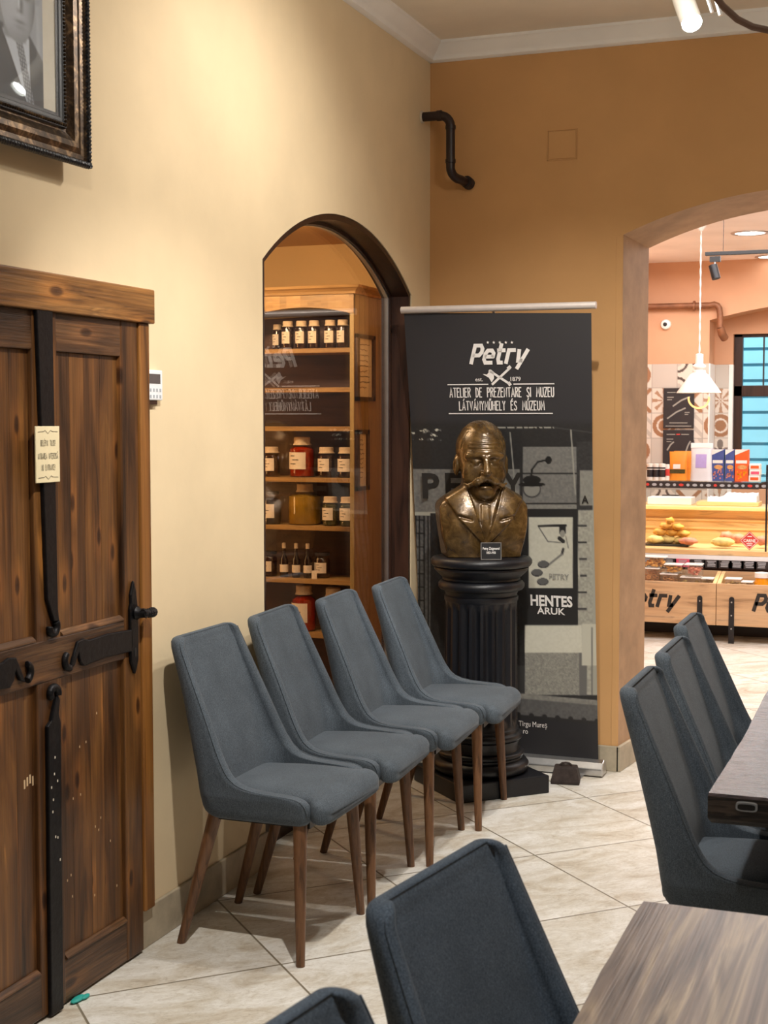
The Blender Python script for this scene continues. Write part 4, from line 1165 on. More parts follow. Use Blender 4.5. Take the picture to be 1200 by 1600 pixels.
def bust_sdf(X, Y, Z):
    ax = np.abs(X)
    # chest block (front is -y)
    d = smax(ell(X, Y, Z, (0, .02, .10), (.270, .132, .29)), ax - .180, .008)
    taper = (ax - (.148 + .15 * np.clip(Z, 0, .22)))
    d = smax(d, taper, .006)
    d = smax(d, Z - (.222 + np.clip(.178 - ax, 0, .2) * .62), .03)
    d = smin(d, ell(X, Y, Z, (-.075, -.045, .125), (.085, .075, .10)), .05)
    d = smin(d, ell(X, Y, Z, (.075, -.045, .125), (.085, .075, .10)), .05)
    # clothing relief on the chest
    vw = np.clip(.062 * (Z - .055) / .20, 0, .075)             # half width of the waistcoat/shirt V
    fr = sm(.06, -.02, Y)
    shirt = sm(.004, -.004, ax - vw)
    lw = np.where(Z > .155, .062 + .22 * (Z - .155), .012 + .50 * np.clip(Z - .055, 0, .1)) + vw * .35
    lap = sm(.004, -.004, ax - vw - lw) * (1 - shirt) * sm(.035, .05, Z)
    notch = np.exp(-((Z - .158 - .25 * (ax - .07)) / .006) ** 2) * sm(.05, .062, ax) * lap
    h = .0095 * lap * (1 - notch) - .009 * shirt
    tie = sm(.004, -.004, ax - .017 - .05 * np.clip(.19 - Z, 0, .2)) * (Z < .215)
    h = h + shirt * (.007 * tie)
    rim = np.exp(-((ax - vw - .001) / .0035) ** 2) * (Z > .06) * (Z < .30); h = h + .003 * rim
    d = d - h * fr
    # neck and collar
    d = smin(d, cap(X, Y, Z, (0, .03, .20), (0, .01, .33), .078, .070), .03)
    col = np.maximum(np.abs(np.sqrt((X / 1.0) ** 2 + ((Y - .012) * .95) ** 2) - .079) - .007, np.abs(Z - .232 - .25 * np.clip(Y, -.1, .08)) - .022)
    d = smin(d, col, .008)
    # head
    hd = smin(ell(X, Y, Z, (0, .022, .435), (.099, .122, .117)), ell(X, Y, Z, (0, -.022, .37), (.088, .098, .135)), .03)
    hd = smin(hd, ell(X, Y, Z, (0, -.025, .285), (.080, .083, .060)), .03)
    hd = smin(hd, ell(ax, Y, Z, (.052, -.07, .335), (.034, .032, .036)), .03)
    hd = smin(hd, ell(X, Y, Z, (0, -.090, .256), (.040, .030, .028)), .025)
    hd = smin(hd, cap(ax, Y, Z, (.012, -.118, .408), (.068, -.088, .410), .0125, .009), .018)      # brows
    # eye sockets, balls and lids
    hd = smax(hd, -ell(ax, Y, Z, (.036, -.128, .385), (.027, .030, .019)), .010)
    eye = ell(ax, Y, Z, (.036, -.093, .383), (.0185, .0185, .0165))
    hd = smin(hd, eye, .004)
    hd = smin(hd, cap(ax, Y, Z, (.018, -.106, .374), (.054, -.098, .374), .0045, .004), .006)
    hd = smin(hd, cap(ax, Y, Z, (.018, -.109, .391), (.054, -.099, .391), .005, .0045), .006)
    # nose
    nz = cap(X, Y, Z, (0, -.118, .400), (0, -.147, .345), .0105, .0155)
    nz = smin(nz, ell(ax, Y, Z, (.0155, -.130, .339), (.0105, .015, .010)), .008)
    hd = smin(hd, nz, .012)
    # moustache with upswept tips
    ms = cap(ax, Y, Z, (.004, -.135, .325), (.036, -.126, .309), .0155, .0145)
    ms = smin(ms, cap(ax, Y, Z, (.036, -.126, .309), (.066, -.106, .291), .0135, .0080), .01)
    ms = smin(ms, cap(ax, Y, Z, (.066, -.106, .291), (.086, -.092, .299), .0080, .0040), .008)
    ms = ms - .0007 * np.sin(X * 420 + Z * 260)
    hd = smax(hd, -ell(X, Y, Z, (0, -.126, .297), (.032, .032, .0085)), .006)                     # mouth
    hd = smin(hd, ell(X, Y, Z, (0, -.112, .283), (.026, .016, .0095)), .006)                       # lip
    hd = smin(hd, ell(X, Y, Z, (0, -.108, .270), (.012, .010, .010)), .010)                       # tuft
    hd = smin(hd, ms, .004)
    # ears
    er = ell(ax, Y, Z, (.101, .012, .368), (.013, .026, .040)); er = smax(er, -ell(ax, Y, Z, (.114, .004, .370), (.010, .014, .022)), .006)
    hd = smin(hd, er, .008)
    # hair: a shallow cap with side parting, thinner over the forehead
    hl = .455 + .28 * np.clip(Y + .07, -.06, .1) * -1 + .01 * np.sin(X * 40)
    hair = sm(-.006, .006, Z - np.where(Y < -.04, .495 + .25 * ax, np.where(Y < .03, .44 - .6 * (Y + .04), .35)))
    hd = hd - hair * (.0022 + .0006 * np.sin(X * 300 + Y * 120))
    # forehead creases
    hd = hd + .0012 * np.sin(Z * 420) * sm(.42, .435, Z) * sm(.48, .465, Z) * sm(-.07, -.09, Y)
    d = smin(d, hd, .012)
    return np.maximum(d, -Z + .0)
V, Fq = surface_nets(bust_sdf, (-.20, -.19, -.012), (.20, .175, .57), .0034)
BR = math.radians(26)
t = thing('bust', 'bronze bust of a moustached man in a suit on the black column', 'sculpture', (CX, CY - .005, .953), BR)
me = bpy.data.meshes.new('figure'); me.from_pydata((V * np.array([1.0, 1.0, .99])).tolist(), [], Fq.tolist()); me.materials.append(MATS['bronze'])
me.polygons.foreach_set('use_smooth', [True] * len(me.polygons)); me.update()
o = bpy.data.objects.new('figure', me); COL.objects.link(o); o.parent = t
bm_ = bmesh.new(); bm_.from_mesh(me); bmesh.ops.recalc_face_normals(bm_, faces=bm_.faces); bm_.to_mesh(me); bm_.free()

# name card leaning on the bust
t = thing('name_card', 'small grey name plate leaning against the foot of the bronze bust', 'card', (CX + .09, CY - .165, .953), math.radians(24))
def lean(q): return (q[0], q[1] + q[2] * .12, q[2])
MB().box(-.041, .041, -.0015, .0015, 0, .068).xf(lean).build('plate', 'steel_dark', t)
mb = MB().box(-.041, .041, -.0022, -.0015, 0, .003).box(-.041, .041, -.0022, -.0015, .065, .068).box(-.041, -.038, -.0022, -.0015, 0, .068).box(.038, .041, -.0022, -.0015, 0, .068)
mb.xf(lean).build('rim', 'silver', t)
mb = MB()
font_text(mb, 'Petry Zsigmond', .010, lambda u, v: lean((u, -.0023, .040 + v)), width=.066, cx=0, bold=.01)
font_text(mb, '1853-1930', .009, lambda u, v: lean((u, -.0023, .024 + v)), width=.036, cx=0, bold=.01)
mb.build('lettering', 'white_print', t)

# roll-up banner: cassette on the floor by the wall, pole leaning so that the head rail comes forward
YT, YF, ZT, ZB = 5.585, 5.865, 1.945, .055
def BP(px, py):
    """photo position -> point on the leaning sheet"""
    n_ = np.array([0, (ZT - ZB), (YF - YT)]); n_ = n_ / np.linalg.norm(n_)
    p_ = np.array([0, YT, ZT]); d = RT * (px - 600) / F - UP * (py - 800) / F + FW
    return CAM + d * ((p_ - CAM) @ n_) / (d @ n_)
t = thing('rollup_banner', 'tall black printed banner stand behind the bust in the corner', 'banner', (.4, YF, 0))
bl, br = BP(627, 489), BP(932, 484)
mb = MB().tube([(.006, YT - .005, ZT + .012), (br[0], YT - .005, ZT + .010)], .015, 10)
mb.build('head_rail', 'banner_metal', t, smooth=True, world=True)
xr = at(945, 1195, 'y', YF)[0]
prf = [(YF - .045, .006), (YF + .03, .006), (YF + .035, .03), (YF + .02, .062), (YF - .005, .070), (YF - .03, .060), (YF - .047, .035)]
MB().prism(prf, .018, xr, 'x').build('cassette', 'silver', t, bevel=.004, world=True)
for x in (.10, xr - .10):
    MB().box(x - .02, x + .02, YF - .085, YF + .05, .0, .007).build('foot', 'silver', t, bevel=.002, world=True)
MB().tube([(.40, YF + .015, .04), (.40, YT + .012, ZT)], .007, 8).build('pole', 'silver', t, world=True)
# sheet outline in photo positions (its edges curl a little)
EL = ([488, 500, 660, 900, 1200], [631, 632, 639.5, 650, 655]); ER = ([488, 690, 1185, 1200], [924, 925.5, 935, 935])
def sheet(u, v):
    py = 489 + v * (1187 - 489)
    px = np.interp(py, *EL) * (1 - u) + np.interp(py, *ER) * u
    n_ = np.array([0, (ZT - ZB), (YF - YT)]); n_ = n_ / np.linalg.norm(n_)
    p_ = np.array([0, YT, ZT])
    d = RT * ((px - 600) / F)[..., None] - UP * ((py - 800) / F)[..., None] + FW
    k = ((p_ - CAM) @ n_) / (d @ n_)
    P = CAM + d * k[..., None]
    P[..., 0] = np.maximum(P[..., 0], .006)
    P[..., 1] += .02 * sm(.12, 0, u) * sm(0, .3, v) * (1 - sm(.9, 1, v))
    return P
def banner_art(u, v):
    py = 489 + v * (1187 - 489); px = np.interp(py, *EL) * (1 - u) + np.interp(py, *ER) * u
    R = lambda x0, x1, y0, y1, s_=.8: sm(-s_, s_, px - x0) * sm(s_, -s_, px - x1) * sm(-s_, s_, py - y0) * sm(s_, -s_, py - y1)
    E = lambda cx, cy, rx, ry: sm(1.06, .94, np.sqrt(((px - cx) / rx) ** 2 + ((py - cy) / ry) ** 2))
    def seg(x0, y0, x1, y1, w):
        t_ = np.clip(((px - x0) * (x1 - x0) + (py - y0) * (y1 - y0)) / ((x1 - x0) ** 2 + (y1 - y0) ** 2), 0, 1)
        return sm(w + .6, w - .6, np.hypot(px - x0 - t_ * (x1 - x0), py - y0 - t_ * (y1 - y0)))
    mixg = lambda g, m, val: g * (1 - m) + val * m
    nz = vnoise(px * .35, py * .35, 1); nz2 = vnoise(px * .9, py * .9, 2)
    g = np.full_like(px, .185)
    ph = sm(652, 668, py)
    g = mixg(g, ph, .135 + .03 * nz)                                           # dark awning
    g = mixg(g, R(640, 690, 670, 688) * sm(.55, .8, vnoise(px * .16, py * .3, 5)) * sm(.3, .6, nz2), .8)                      # pale leaves at the left
    g = mixg(g, seg(778, 668, 866, 668, 1.2) * (nz > .35), .62); g = mixg(g, seg(866, 668, 925, 676, .8), .25)
    g = mixg(g, R(640, 812, 733, 802), .40 + .10 * nz)                         # sign band
    g = mixg(g, R(640, 700, 800, 806), .66)
    g = mixg(g, R(640, 672, 806, 1110), .30 + .12 * nz)                        # doorway side at left
    for x in (646, 652, 660, 667): g = mixg(g, R(x, x + 2.2, 806, 1100), .07)
    for k in range(14): g = mixg(g, R(646, 662, 812 + k * 21, 814 + k * 21), .08)
    g = mixg(g, R(672, 820, 802, 1086), .10 + .05 * nz)                        # dark shop window
    g = mixg(g, R(800, 820, 1040, 1086), .20)
    # pilaster stones
    for y0, y1, val in ((698, 739, .44), (741, 786, .43), (788, 800, .48)):
        g = mixg(g, R(817, 901, y0, y1), val + .07 * (nz - .5) + .03 * nz2)
    g = mixg(g, R(817, 901, 739, 741), .16); g = mixg(g, R(817, 901, 786, 788), .14)
    g = mixg(g, R(901, 928, 690, 800), .17 + .05 * nz)
    g = mixg(g, R(906, 934, 735, 790), .50 + .06 * nz)
    g = mixg(g, R(903, 936, 797, 1086), .56 + .12 * nz)                        # pale right pilaster
    for k in range(6): g = mixg(g, R(903, 917, 820 + k * 26, 823 + k * 26), .2)
    g = mixg(g, R(926, 936, 700, 1086), .62)
    g = mixg(g, seg(797, 676, 806, 776, 1.0), .55); g = mixg(g, seg(892, 672, 899, 772, 1.1), .58); g = mixg(g, seg(899, 800, 905, 900, 1.3), .72)
    # wall lamp
    g = mixg(g, E(857, 719, 5, 6), .08); g = mixg(g, seg(857, 718, 840, 722, 1.4), .06); g = mixg(g, seg(840, 722, 831, 734, 1.3), .06); g = mixg(g, seg(831, 734, 830, 746, 1.6), .06)
    g = mixg(g, E(831, 765, 14, 13), .22); g = mixg(g, E(831, 764, 12.4, 11.6), .52); g = mixg(g, E(831, 750, 14, 7), .07); g = mixg(g, E(831, 757, 21, 3.6), .05)
    # poster
    g = mixg(g, R(818, 903, 795, 975), .13); g = mixg(g, R(826, 895, 808, 919), .73 + .04 * nz)
    g = mixg(g, seg(842, 822, 884, 821, 1.8), .12); g = mixg(g, R(874, 884, 820, 834), .12); g = mixg(g, seg(842, 824, 856, 846, .8), .35)
    g = mixg(g, seg(856, 846, 876, 848, .8), .4); g = mixg(g, E(879, 834, 4, 6), .55); g = mixg(g, seg(874, 841, 880, 846, 3), .15)
    g = mixg(g, seg(884, 838, 888, 856, .9), .5); g = mixg(g, seg(880, 858, 878, 866, 2.0), .2); g = mixg(g, seg(878, 866, 858, 882, 1.6), .45)
    for cx, cy in ((849, 882), (839, 895), (848, 909)): g = mixg(g, E(cx, cy, 9, 6), .22); g = mixg(g, E(cx, cy - 1, 8, 5), .36)
    # wall below
    g = mixg(g, R(820, 909, 977, 1021), .77 + .03 * nz); g = mixg(g, R(820, 906, 1020, 1086), .50 + .12 * (nz2 - .5) + .08 * nz)
    g = mixg(g, R(905, 917, 1020, 1086), .40); g = mixg(g, R(909, 936, 975, 1040), .74); g = mixg(g, R(924, 926, 980, 1086), .4)
    kerb = sm(-1, 1, py - (1083 + (px - 810) * .09)); g = mixg(g, kerb, .46 + .08 * nz); g = mixg(g, sm(-1, 1, py - (1091 + (px - 810) * .09)), .33 + .05 * nz)
    edge = 1116 + (px - 804) * .085
    sc = np.abs(((px - 820) / 20.5) % 1 - .5) * 20.5
    bump_ = np.sqrt(np.maximum(0, 16 - (10.25 - sc - 6) ** 2)) * ((10.25 - sc) > 2)
    g = mixg(g, sm(-.8, .8, py - (edge - np.where(sc < 4, np.sqrt(np.maximum(0, 16 - sc ** 2)), 0))), .15)
    foot = sm(-1, 1, py - (edge + 5))
    warm = sm(.3, .75, g) * ph * .06
    c = np.stack([g + warm * .3 + .004, g + warm * .2, g - warm * .8 + .012 * (1 - ph) + .012 * foot], -1)
    return s2l(c)
paint_grid('printed_sheet', 230, 520, sheet, banner_art, 'print_paint', t)
def BT(px0, py0, slope=0.0):
    """lettering frame on the sheet: origin at a photo position, 1 unit = 1 metre along the rail, v along the sheet"""
    o_ = BP(px0, py0); n_ = np.array([0, ZT - ZB, YF - YT]); n_ = n_ / np.linalg.norm(n_)
    upv = np.array([0, YT - YF, ZT - ZB]); upv = upv / np.linalg.norm(upv)
    bx, bz = o_[0], o_
    return lambda u, v: tuple(o_ + np.array([1, 0, 0]) * (u) + upv * (v + slope * u) - n_ * .0035)
PXM = BP(880, 600)[0] - BP(780, 600)[0]     # metres per 100 photo pixels on the sheet
pm = PXM / 100
mb = MB()
f0 = BT(781, 567)
stroke_text(mb, 'Petry', 30 * pm, 5.8 * pm, f0, cx=-3.5 * pm, width=86 * pm, font=LOGO, cw=.8, gap=.27, shear=.28)
for k in range(5):
    c_ = BT(762.5 + k * 9.4, 535); pts = []
    for j in range(10):
        rr = (2.6 if j % 2 == 0 else 1.1) * pm; a = PI / 2 + j * PI / 5; pts.append((rr * math.cos(a), rr * math.sin(a)))
    o_ = len(mb.v); mb.add([c_(*q) for q in pts], [tuple(range(10))])
fx = BT(781, 588); q_ = pm
ribbon(mb, [(-16 * q_, 9 * q_), (16 * q_, -12 * q_)], 3.6 * q_, fx); ribbon(mb, [(17 * q_, 13 * q_), (-12 * q_, -12 * q_)], 3.6 * q_, fx)
mb.add([fx(a * q_, b_ * q_) for a, b_ in ((-27, 4), (-20, 3), (-14, 11), (-9, 7), (-9, -3), (-13, -9), (-17, -2), (-22, 1))], [tuple(range(8))])
ribbon(mb, [(17 * q_, 14.5 * q_), (14 * q_, 12 * q_)], 5 * q_, fx); ribbon(mb, [(16 * q_, -13 * q_), (14 * q_, -10 * q_)], 5 * q_, fx)
font_text(mb, 'est.', 6.2 * q_, BT(749, 595.5), width=12 * q_, cx=0, bold=.012); font_text(mb, '1879', 6.4 * q_, BT(806, 595), width=16 * q_, cx=0, bold=.012)
mb.build('logo', 'white_print', t, world=True); mb = MB()
for a, b_ in (((700, 601), (765, 600)), ((803, 600), (866, 599)), ((702, 646), (867, 645))):
    o_ = BT(*a); ribbon(mb, [(0, 0), ((b_[0] - a[0]) * q_, 0)], 1.7 * q_, o_)
stroke_text(mb, 'ATELIER DE PREZENTARE ȘI MUZEU', 14 * q_, 1.6 * q_, BT(783.5, 620), cx=0, width=165 * q_, gap=.22)
stroke_text(mb, 'LÁTVÁNYMŰHELY ÉS MÚZEUM', 13.5 * q_, 1.6 * q_, BT(784, 640.5), cx=0, width=135 * q_, gap=.22)
mb.build('lettering', 'white_print', t, world=True); mb = MB()
font_text(mb, 'HENTES', 17 * q_, BT(862, 946.5), width=67 * q_, cx=0, bold=.035); font_text(mb, 'ÁRUK', 11 * q_, BT(861.5, 959.5), width=45 * q_, cx=0, bold=.02)
mb.build('lettering', 'white_print', t, world=True); mb = MB()
font_text(mb, '1, Tîrgu Mureș', 9.2 * q_, BT(804, 1133), width=54 * q_, x0=0); font_text(mb, 'petry.ro', 9.2 * q_, BT(797, 1144), width=30 * q_, x0=0)
mb.build('lettering', 'white_print', t, world=True)
mb = MB()
font_text(mb, 'PETRY', 9 * q_, BT(874, 905), width=32 * q_, cx=0, bold=.02)
mb.build('lettering', 'grey_print', t, world=True)
mb = MB()
for s_, x, wdt in (('P', 661, 29), ('E', 697, 27), ('T', 730, 28), ('R', 760, 28), ('Y', 788, 30)):
    font_text(mb, s_, 40 * q_, BT(x, 777), width=wdt * q_, x0=0, bold=.03)
mb.build('lettering', 'ink', t, world=True); mb = MB()
font_text(mb, 'A', 12 * q_, BT(909, 786), width=11 * q_, x0=0, bold=.03)
mb.build('lettering', 'ink', t, world=True)

# old iron weight on the floor
wp = at(878, 1226, 'z', 0)
t = thing('iron_weight', 'old rusty flat iron weight with a ring handle on the floor by the banner', 'weight', (wp[0] + .005, wp[1] + .045, 0), math.radians(10))
MB().loops([[(sx * .058, sy * .046, .0) for sx, sy in ((-1, -1), (1, -1), (1, 1), (-1, 1))], [(sx * .060, sy * .047, .012) for sx, sy in ((-1, -1), (1, -1), (1, 1), (-1, 1))], [(sx * .047, sy * .036, .066) for sx, sy in ((-1, -1), (1, -1), (1, 1), (-1, 1))], [(sx * .040, sy * .03, .069) for sx, sy in ((-1, -1), (1, -1), (1, 1), (-1, 1))]]).build('body', 'rust', t, bevel=.003)
MB().tube([(-.024, 0, .064), (-.023, 0, .073), (-.015, 0, .080), (0, 0, .082), (.015, 0, .080), (.023, 0, .073), (.024, 0, .064)], .0045, 8).build('handle', 'rust', t, smooth=True)

# ================================================================== MUSEUM CABINET
YC = 6.42; XC = at(553, 600, 'y', YC)[0]; XL = -1.75
t = thing('shelf_cabinet', 'tall wooden shelf cabinet full of preserves behind the arched glass', 'cabinet', ((XL + XC) / 2, YC + .3, 0))
zc = at(553, 452, 'y', YC)[2]
MB().box(XC - .022, XC, YC, YC + .66, 0, zc - .02).build('side_panel', 'cabinet_side_wood', t, bevel=.002, world=True)
MB().box(XL, XL + .022, YC, YC + .66, 0, zc - .02).build('side_panel', 'cabinet_side_wood', t, bevel=.002, world=True)
MB().box(XL + .02, XC - .02, YC + .24, YC + .26, 0, zc - .03).build('back_panel', 'cabinet_back_wood', t, world=True)
SH = [at(450, y, 'y', YC)[2] for y in (545, 606, 666.5, 746, 821, 904)]; SH += [SH[-1] - .27, .10]
for z in SH:
    MB().box(XL + .022, XC - .022, YC + .004, YC + .24, z - .022, z).build('shelf', 'cabinet_wood', t, bevel=.001, world=True)
zh = at(480, 486, 'y', YC)[2]
ar = arc(XC - .54, XC - .024, zh - .015, zh + .018, 14)
mb = MB()
for a, b_ in zip(ar[:-1], ar[1:]): mb.prism([a, b_, (b_[0], zc - .02), (a[0], zc - .02)], YC - .004, YC + .018, 'y')
mb.box(XC - .024, XC, YC - .004, YC + .018, zh - .015, zc - .02).box(XL, XC - .54, YC - .004, YC + .018, zh - .015, zc - .02)
mb.build('arched_header', 'cabinet_wood', t, world=True)
mb = MB()
cpf = [(0, 0), (.012, .0), (.014, .012), (.026, .022), (.040, .028), (.045, .040), (0, .040)]
for k in range(len(cpf) - 1): pass
L = []
for d_, h_ in cpf: L.append([(XL - d_, YC - d_, zc - .02 + h_), (XC + d_, YC - d_, zc - .02 + h_), (XC + d_, YC + .66, zc - .02 + h_), (XL - d_, YC + .66, zc - .02 + h_)])
mb.loops(L).build('cornice', 'cabinet_wood', t, world=True)
# framed documents on the cabinet side
for k, (x0, x1, y0, y1, lab) in enumerate(((551, 586, 520, 626, 'upper framed handwritten document seen through the arched glass'), (552, 577, 672, 768, 'lower framed paper seen through the arched glass'))):
    a, b_ = at(x0, y0, 'x', XC + .012), at(x1, y1, 'x', XC + .012)
    ya, yb = max(a[1], YC + .01), b_[1]
    d_ = thing('framed_document', lab, 'picture', (XC, (ya + yb) / 2, b_[2]))
    z1, z0 = a[2], at(x0, y1, 'x', XC + .012)[2]
    m_ = MB()
    for q in ((ya, yb, z1 - .02, z1), (ya, yb, z0, z0 + .02), (ya, ya + .03, z0, z1), (yb - .03, yb, z0, z1)): m_.box(XC + .001, XC + .016, q[0], q[1], q[2], q[3])
    m_.build('frame', 'frame_dark_wood', d_, world=True)
    MB().box(XC + .002, XC + .006, ya + .028, yb - .028, z0 + .018, z1 - .018).build('paper', 'paper_cream', d_, world=True)
    m_ = MB(); rr = random.Random(k)
    for j in range(9):
        z = z1 - .05 - j * (z1 - z0 - .09) / 9
        pts = [(ya + .04 + (yb - ya - .09) * i_ / 14, z + rr.uniform(-.004, .005)) for i_ in range(int(10 + rr.random() * 5))]
        ribbon(m_, pts, .003, lambda u, v: (XC + .0065, u, v))
    m_.build('writing', 'ink', d_, world=True)

# jars
def make_jar(r, h, fill, label=True, cloth=True, neck=.8, body='preserve'):
    t_ = thing('preserve_jar', '', 'jar')
    sh = h * (.80 if cloth else .84)
    MB().lathe([(r * .9, .004), (r * .95, .010), (r * .95, sh * .86), (r * neck * .9, sh * .95), (.001, sh * .95)], n=18).build('contents', fill, t_, smooth=True)
    MB().lathe([(r * .93, 0), (r, .008), (r, sh * .88), (r * neck, sh), (r * neck, h * .93)], n=18, cap1=False).build('glass', 'jar_glass', t_, smooth=True)
    if cloth:
        m_ = MB(); L_ = []
        for k, (rr, z) in enumerate(((neck * 1.18, .80), (neck * 1.02, .86), (neck * 1.05, .92), (neck * 1.03, .985), (neck * .9, 1.0))):
            L_.append([(r * rr * (1 + (.05 * math.sin(i_ * 2.4) if k == 0 else 0)) * math.cos(2 * PI * i_ / 22), r * rr * (1 + (.05 * math.sin(i_ * 2.4) if k == 0 else 0)) * math.sin(2 * PI * i_ / 22), h * z) for i_ in range(22)])
        m_.loops(L_, True, False, True).build('cloth_lid', 'lid_cloth', t_, smooth=True)
    else:
        MB().lathe([(r * neck * 1.05, h * .90), (r * neck * 1.05, h), (.001, h)], n=18, cap1=False).build('lid', 'rust', t_, smooth=True)
    if label:
        m_ = MB(); z0, z1 = h * .20, h * .62
        n = 12; rr = r * 1.008; a0, a1 = -PI * .92, -PI * .28
        v = [(rr * math.cos(a0 + (a1 - a0) * i_ / n), rr * math.sin(a0 + (a1 - a0) * i_ / n), z) for z in (z0, z1) for i_ in range(n + 1)]
        m_.add(v, [(i_, i_ + 1, n + 2 + i_, n + 1 + i_) for i_ in range(n)], 0)
        def wr(zz, a, b_):
            v_ = [(rr * 1.004 * math.cos(a + (b_ - a) * i_ / 4), rr * 1.004 * math.sin(a + (b_ - a) * i_ / 4), z) for z in (zz, zz + h * .022) for i_ in range(5)]
            m_.add(v_, [(i_, i_ + 1, 6 + i_, 5 + i_) for i_ in range(4)], 1)
        mid = (a0 + a1) / 2
        wr(z1 - h * .10, mid - .35, mid + .1); wr(z1 - h * .2, mid - .15, mid + .45); wr(z1 - h * .3, mid - .4, mid + .2)
        m_.build('label', ['label_paper', 'ink'], t_, smooth=True)
    return t_
def put(tmpl, px, z, yd, label, group, used={}):
    x = at(px, 700, 'y', YC + yd)[0]
    if tmpl.name not in used:
        used[tmpl.name] = 1; tmpl.location = (x, YC + yd, z + .0005); tmpl['label'] = label; tmpl['group'] = group; return tmpl
    return dup(tmpl, (x, YC + yd, z + .0005), rng.uniform(-.25, .25), label, group)
pxm = 6.95 / F
g = 'jars on the top cabinet shelf'
J1 = make_jar(.030, .140, 'preserve_dark'); 
ords = ['first', 'second', 'third', 'fourth', 'fifth']
for k, px in enumerate((450.5, 471.5, 491.5, 516.5, 536)):
    put(J1, px, SH[0], .07, 'cloth topped labelled jar on the top cabinet shelf, %s from the left in front' % ords[k], g)
J1b = make_jar(.024, .132, 'preserve_dark')
put(J1b, 434, SH[0], .16, 'shadowed jar at the left rear of the top cabinet shelf', g)
g = 'jars on the cabinet shelf with the red jar'
J2 = make_jar(.043, .150, 'preserve_dark')
put(J2, 510, SH[3], .075, 'labelled jar just right of the big red jar in the cabinet', g)
put(J2, 541, SH[3], .075, 'labelled jar at the right end of the red jar shelf in the cabinet', g)
put(J2, 424, SH[3], .075, 'dim labelled jar at the left end of the red jar shelf in the cabinet', g)
J3 = make_jar(.064, .200, 'preserve_red', True, True, .62)
put(J3, 472, SH[3], .09, 'big jar of bright red preserve on the middle cabinet shelf', g)
g = 'jars on the cabinet shelf with the yellow jar'
J4 = make_jar(.086, .205, 'preserve_green', False, True, .45)
put(J4, 476, SH[4], .105, 'very big jar of yellow green pickles on the cabinet shelf', g)
J5 = make_jar(.040, .145, 'preserve_olive')
put(J5, 516, SH[4], .06, 'jar of olive coloured pickles right of the yellow jar in the cabinet', g)
put(J5, 543, SH[4], .06, 'jar of pickles at the right end of the yellow jar shelf in the cabinet', g)
J6 = make_jar(.050, .165, 'bottle_dark', True, False, .7)
put(J6, 424, SH[4], .065, 'dark jar with a wide low label left of the yellow jar in the cabinet', g)
def make_bottle():
    t_ = thing('sauce_bottle', '', 'bottle')
    MB().lathe([(.018, 0), (.021, .004), (.021, .088), (.009, .112), (.008, .150)], n=16).build('body', 'bottle_dark', t_, smooth=True)
    MB().lathe([(.0095, .146), (.0098, .172), (.004, .174)], n=12).build('cap', 'lid_cloth', t_, smooth=True)
    m_ = MB().lathe([(.0214, .026), (.0214, .064)], n=16, cap0=False, cap1=False); m_.build('label', 'label_paper', t_, smooth=True)
    return t_
BT_ = make_bottle(); g = 'bottles on the lower cabinet shelf'
for k, px in enumerate((443, 462, 480)): put(BT_, px, SH[5], .06, 'small dark labelled bottle on the lower cabinet shelf, %s of three from the left' % ords[k], g)
J7 = make_jar(.040, .125, 'preserve_dark', True, False, .9)
g = 'low jars beside the cabinet bottles'
put(J7, 420, SH[5], .08, 'low jar left of the three small bottles in the cabinet', g)
put(J7, 503, SH[5], .10, 'low dark jar right of the three small bottles in the cabinet', g)
t = thing('shelf_tag', 'small white tag standing on the lower cabinet shelf right of the bottles', 'tag', (at(491, 890, 'y', YC + .03)[0], YC + .03, SH[5]))
MB().box(-.014, .014, -.001, .001, .0005, .042).build('card', 'label_paper', t)
t['category'] = 'tag'
g = 'jars on the lowest visible cabinet shelf'
J8 = make_jar(.062, .230, 'preserve_red', True, True, .62)
put(J8, 474, SH[6], .09, 'tall orange red jar seen between the chair backs in the cabinet', g)
J9 = make_jar(.045, .225, 'preserve_olive', True, True, .8)
put(J9, 520, SH[6], .08, 'jar with a pale lid just above the third wall chair in the cabinet', g)

# ================================================================== SHOP COUNTER
YF2 = 10.0
def X2(px, y=YF2): return at(px, 800, 'y', y)[0]
def Z2(py, y=YF2): return at(1100, py, 'y', y)[2]
CL, CR = -.19, 2.4
t = thing('display_counter', 'lit wooden shop display counter with a glass top shelf', 'counter', (.8, YF2 + .4, 0))
MB().box(CL, CR, YF2 + .06, YF2 + .75, 0, .50).build('base', 'black_plastic', t, world=True)
zdk = .60
MB().box(CL, CR, YF2 + .0, YF2 + .70, zdk - .035, zdk).build('deck', 'pale_wood', t, bevel=.003, world=True)
MB().box(CL, CR, YF2 - .01, YF2 + .03, zdk - .068, zdk - .036).build('steel_strip', 'white_plastic', t, world=True)
MB().box(CL, CR, YF2 + .02, YF2 + .05, .44, zdk - .068).build('lower_board', 'cabinet_back_wood', t, world=True)  # dark brown board below the deck edge
MB().box(CL, CR, YF2 + .62, YF2 + .66, zdk, .86).build('rear_panel', 'pale_wood', t, world=True)
MB().box(CL, CR, YF2 + .50, YF2 + 1.0, .845, .872).build('worktop', 'pale_wood', t, bevel=.003, world=True)
for k in range(2): MB().box(CL, CR, YF2 + .605, YF2 + .62, .70 + .06 * k, .715 + .06 * k).build('batten', 'pale_wood', t, world=True)
zs_ = Z2(752, YF2 + .05)
MB().box(CL, X2(1188, YF2 + .05), YF2 + .05, YF2 + .38, zs_ - .008, zs_).build('glass_shelf', 'case_glass', t, world=True)
ss = MB().box(CL, X2(1185, YF2 + .04), YF2 + .035, YF2 + .049, zs_ - .05, zs_ - .004).build('shelf_strip', 'menu_black', t, world=True)
mb = MB(); mbr = MB()
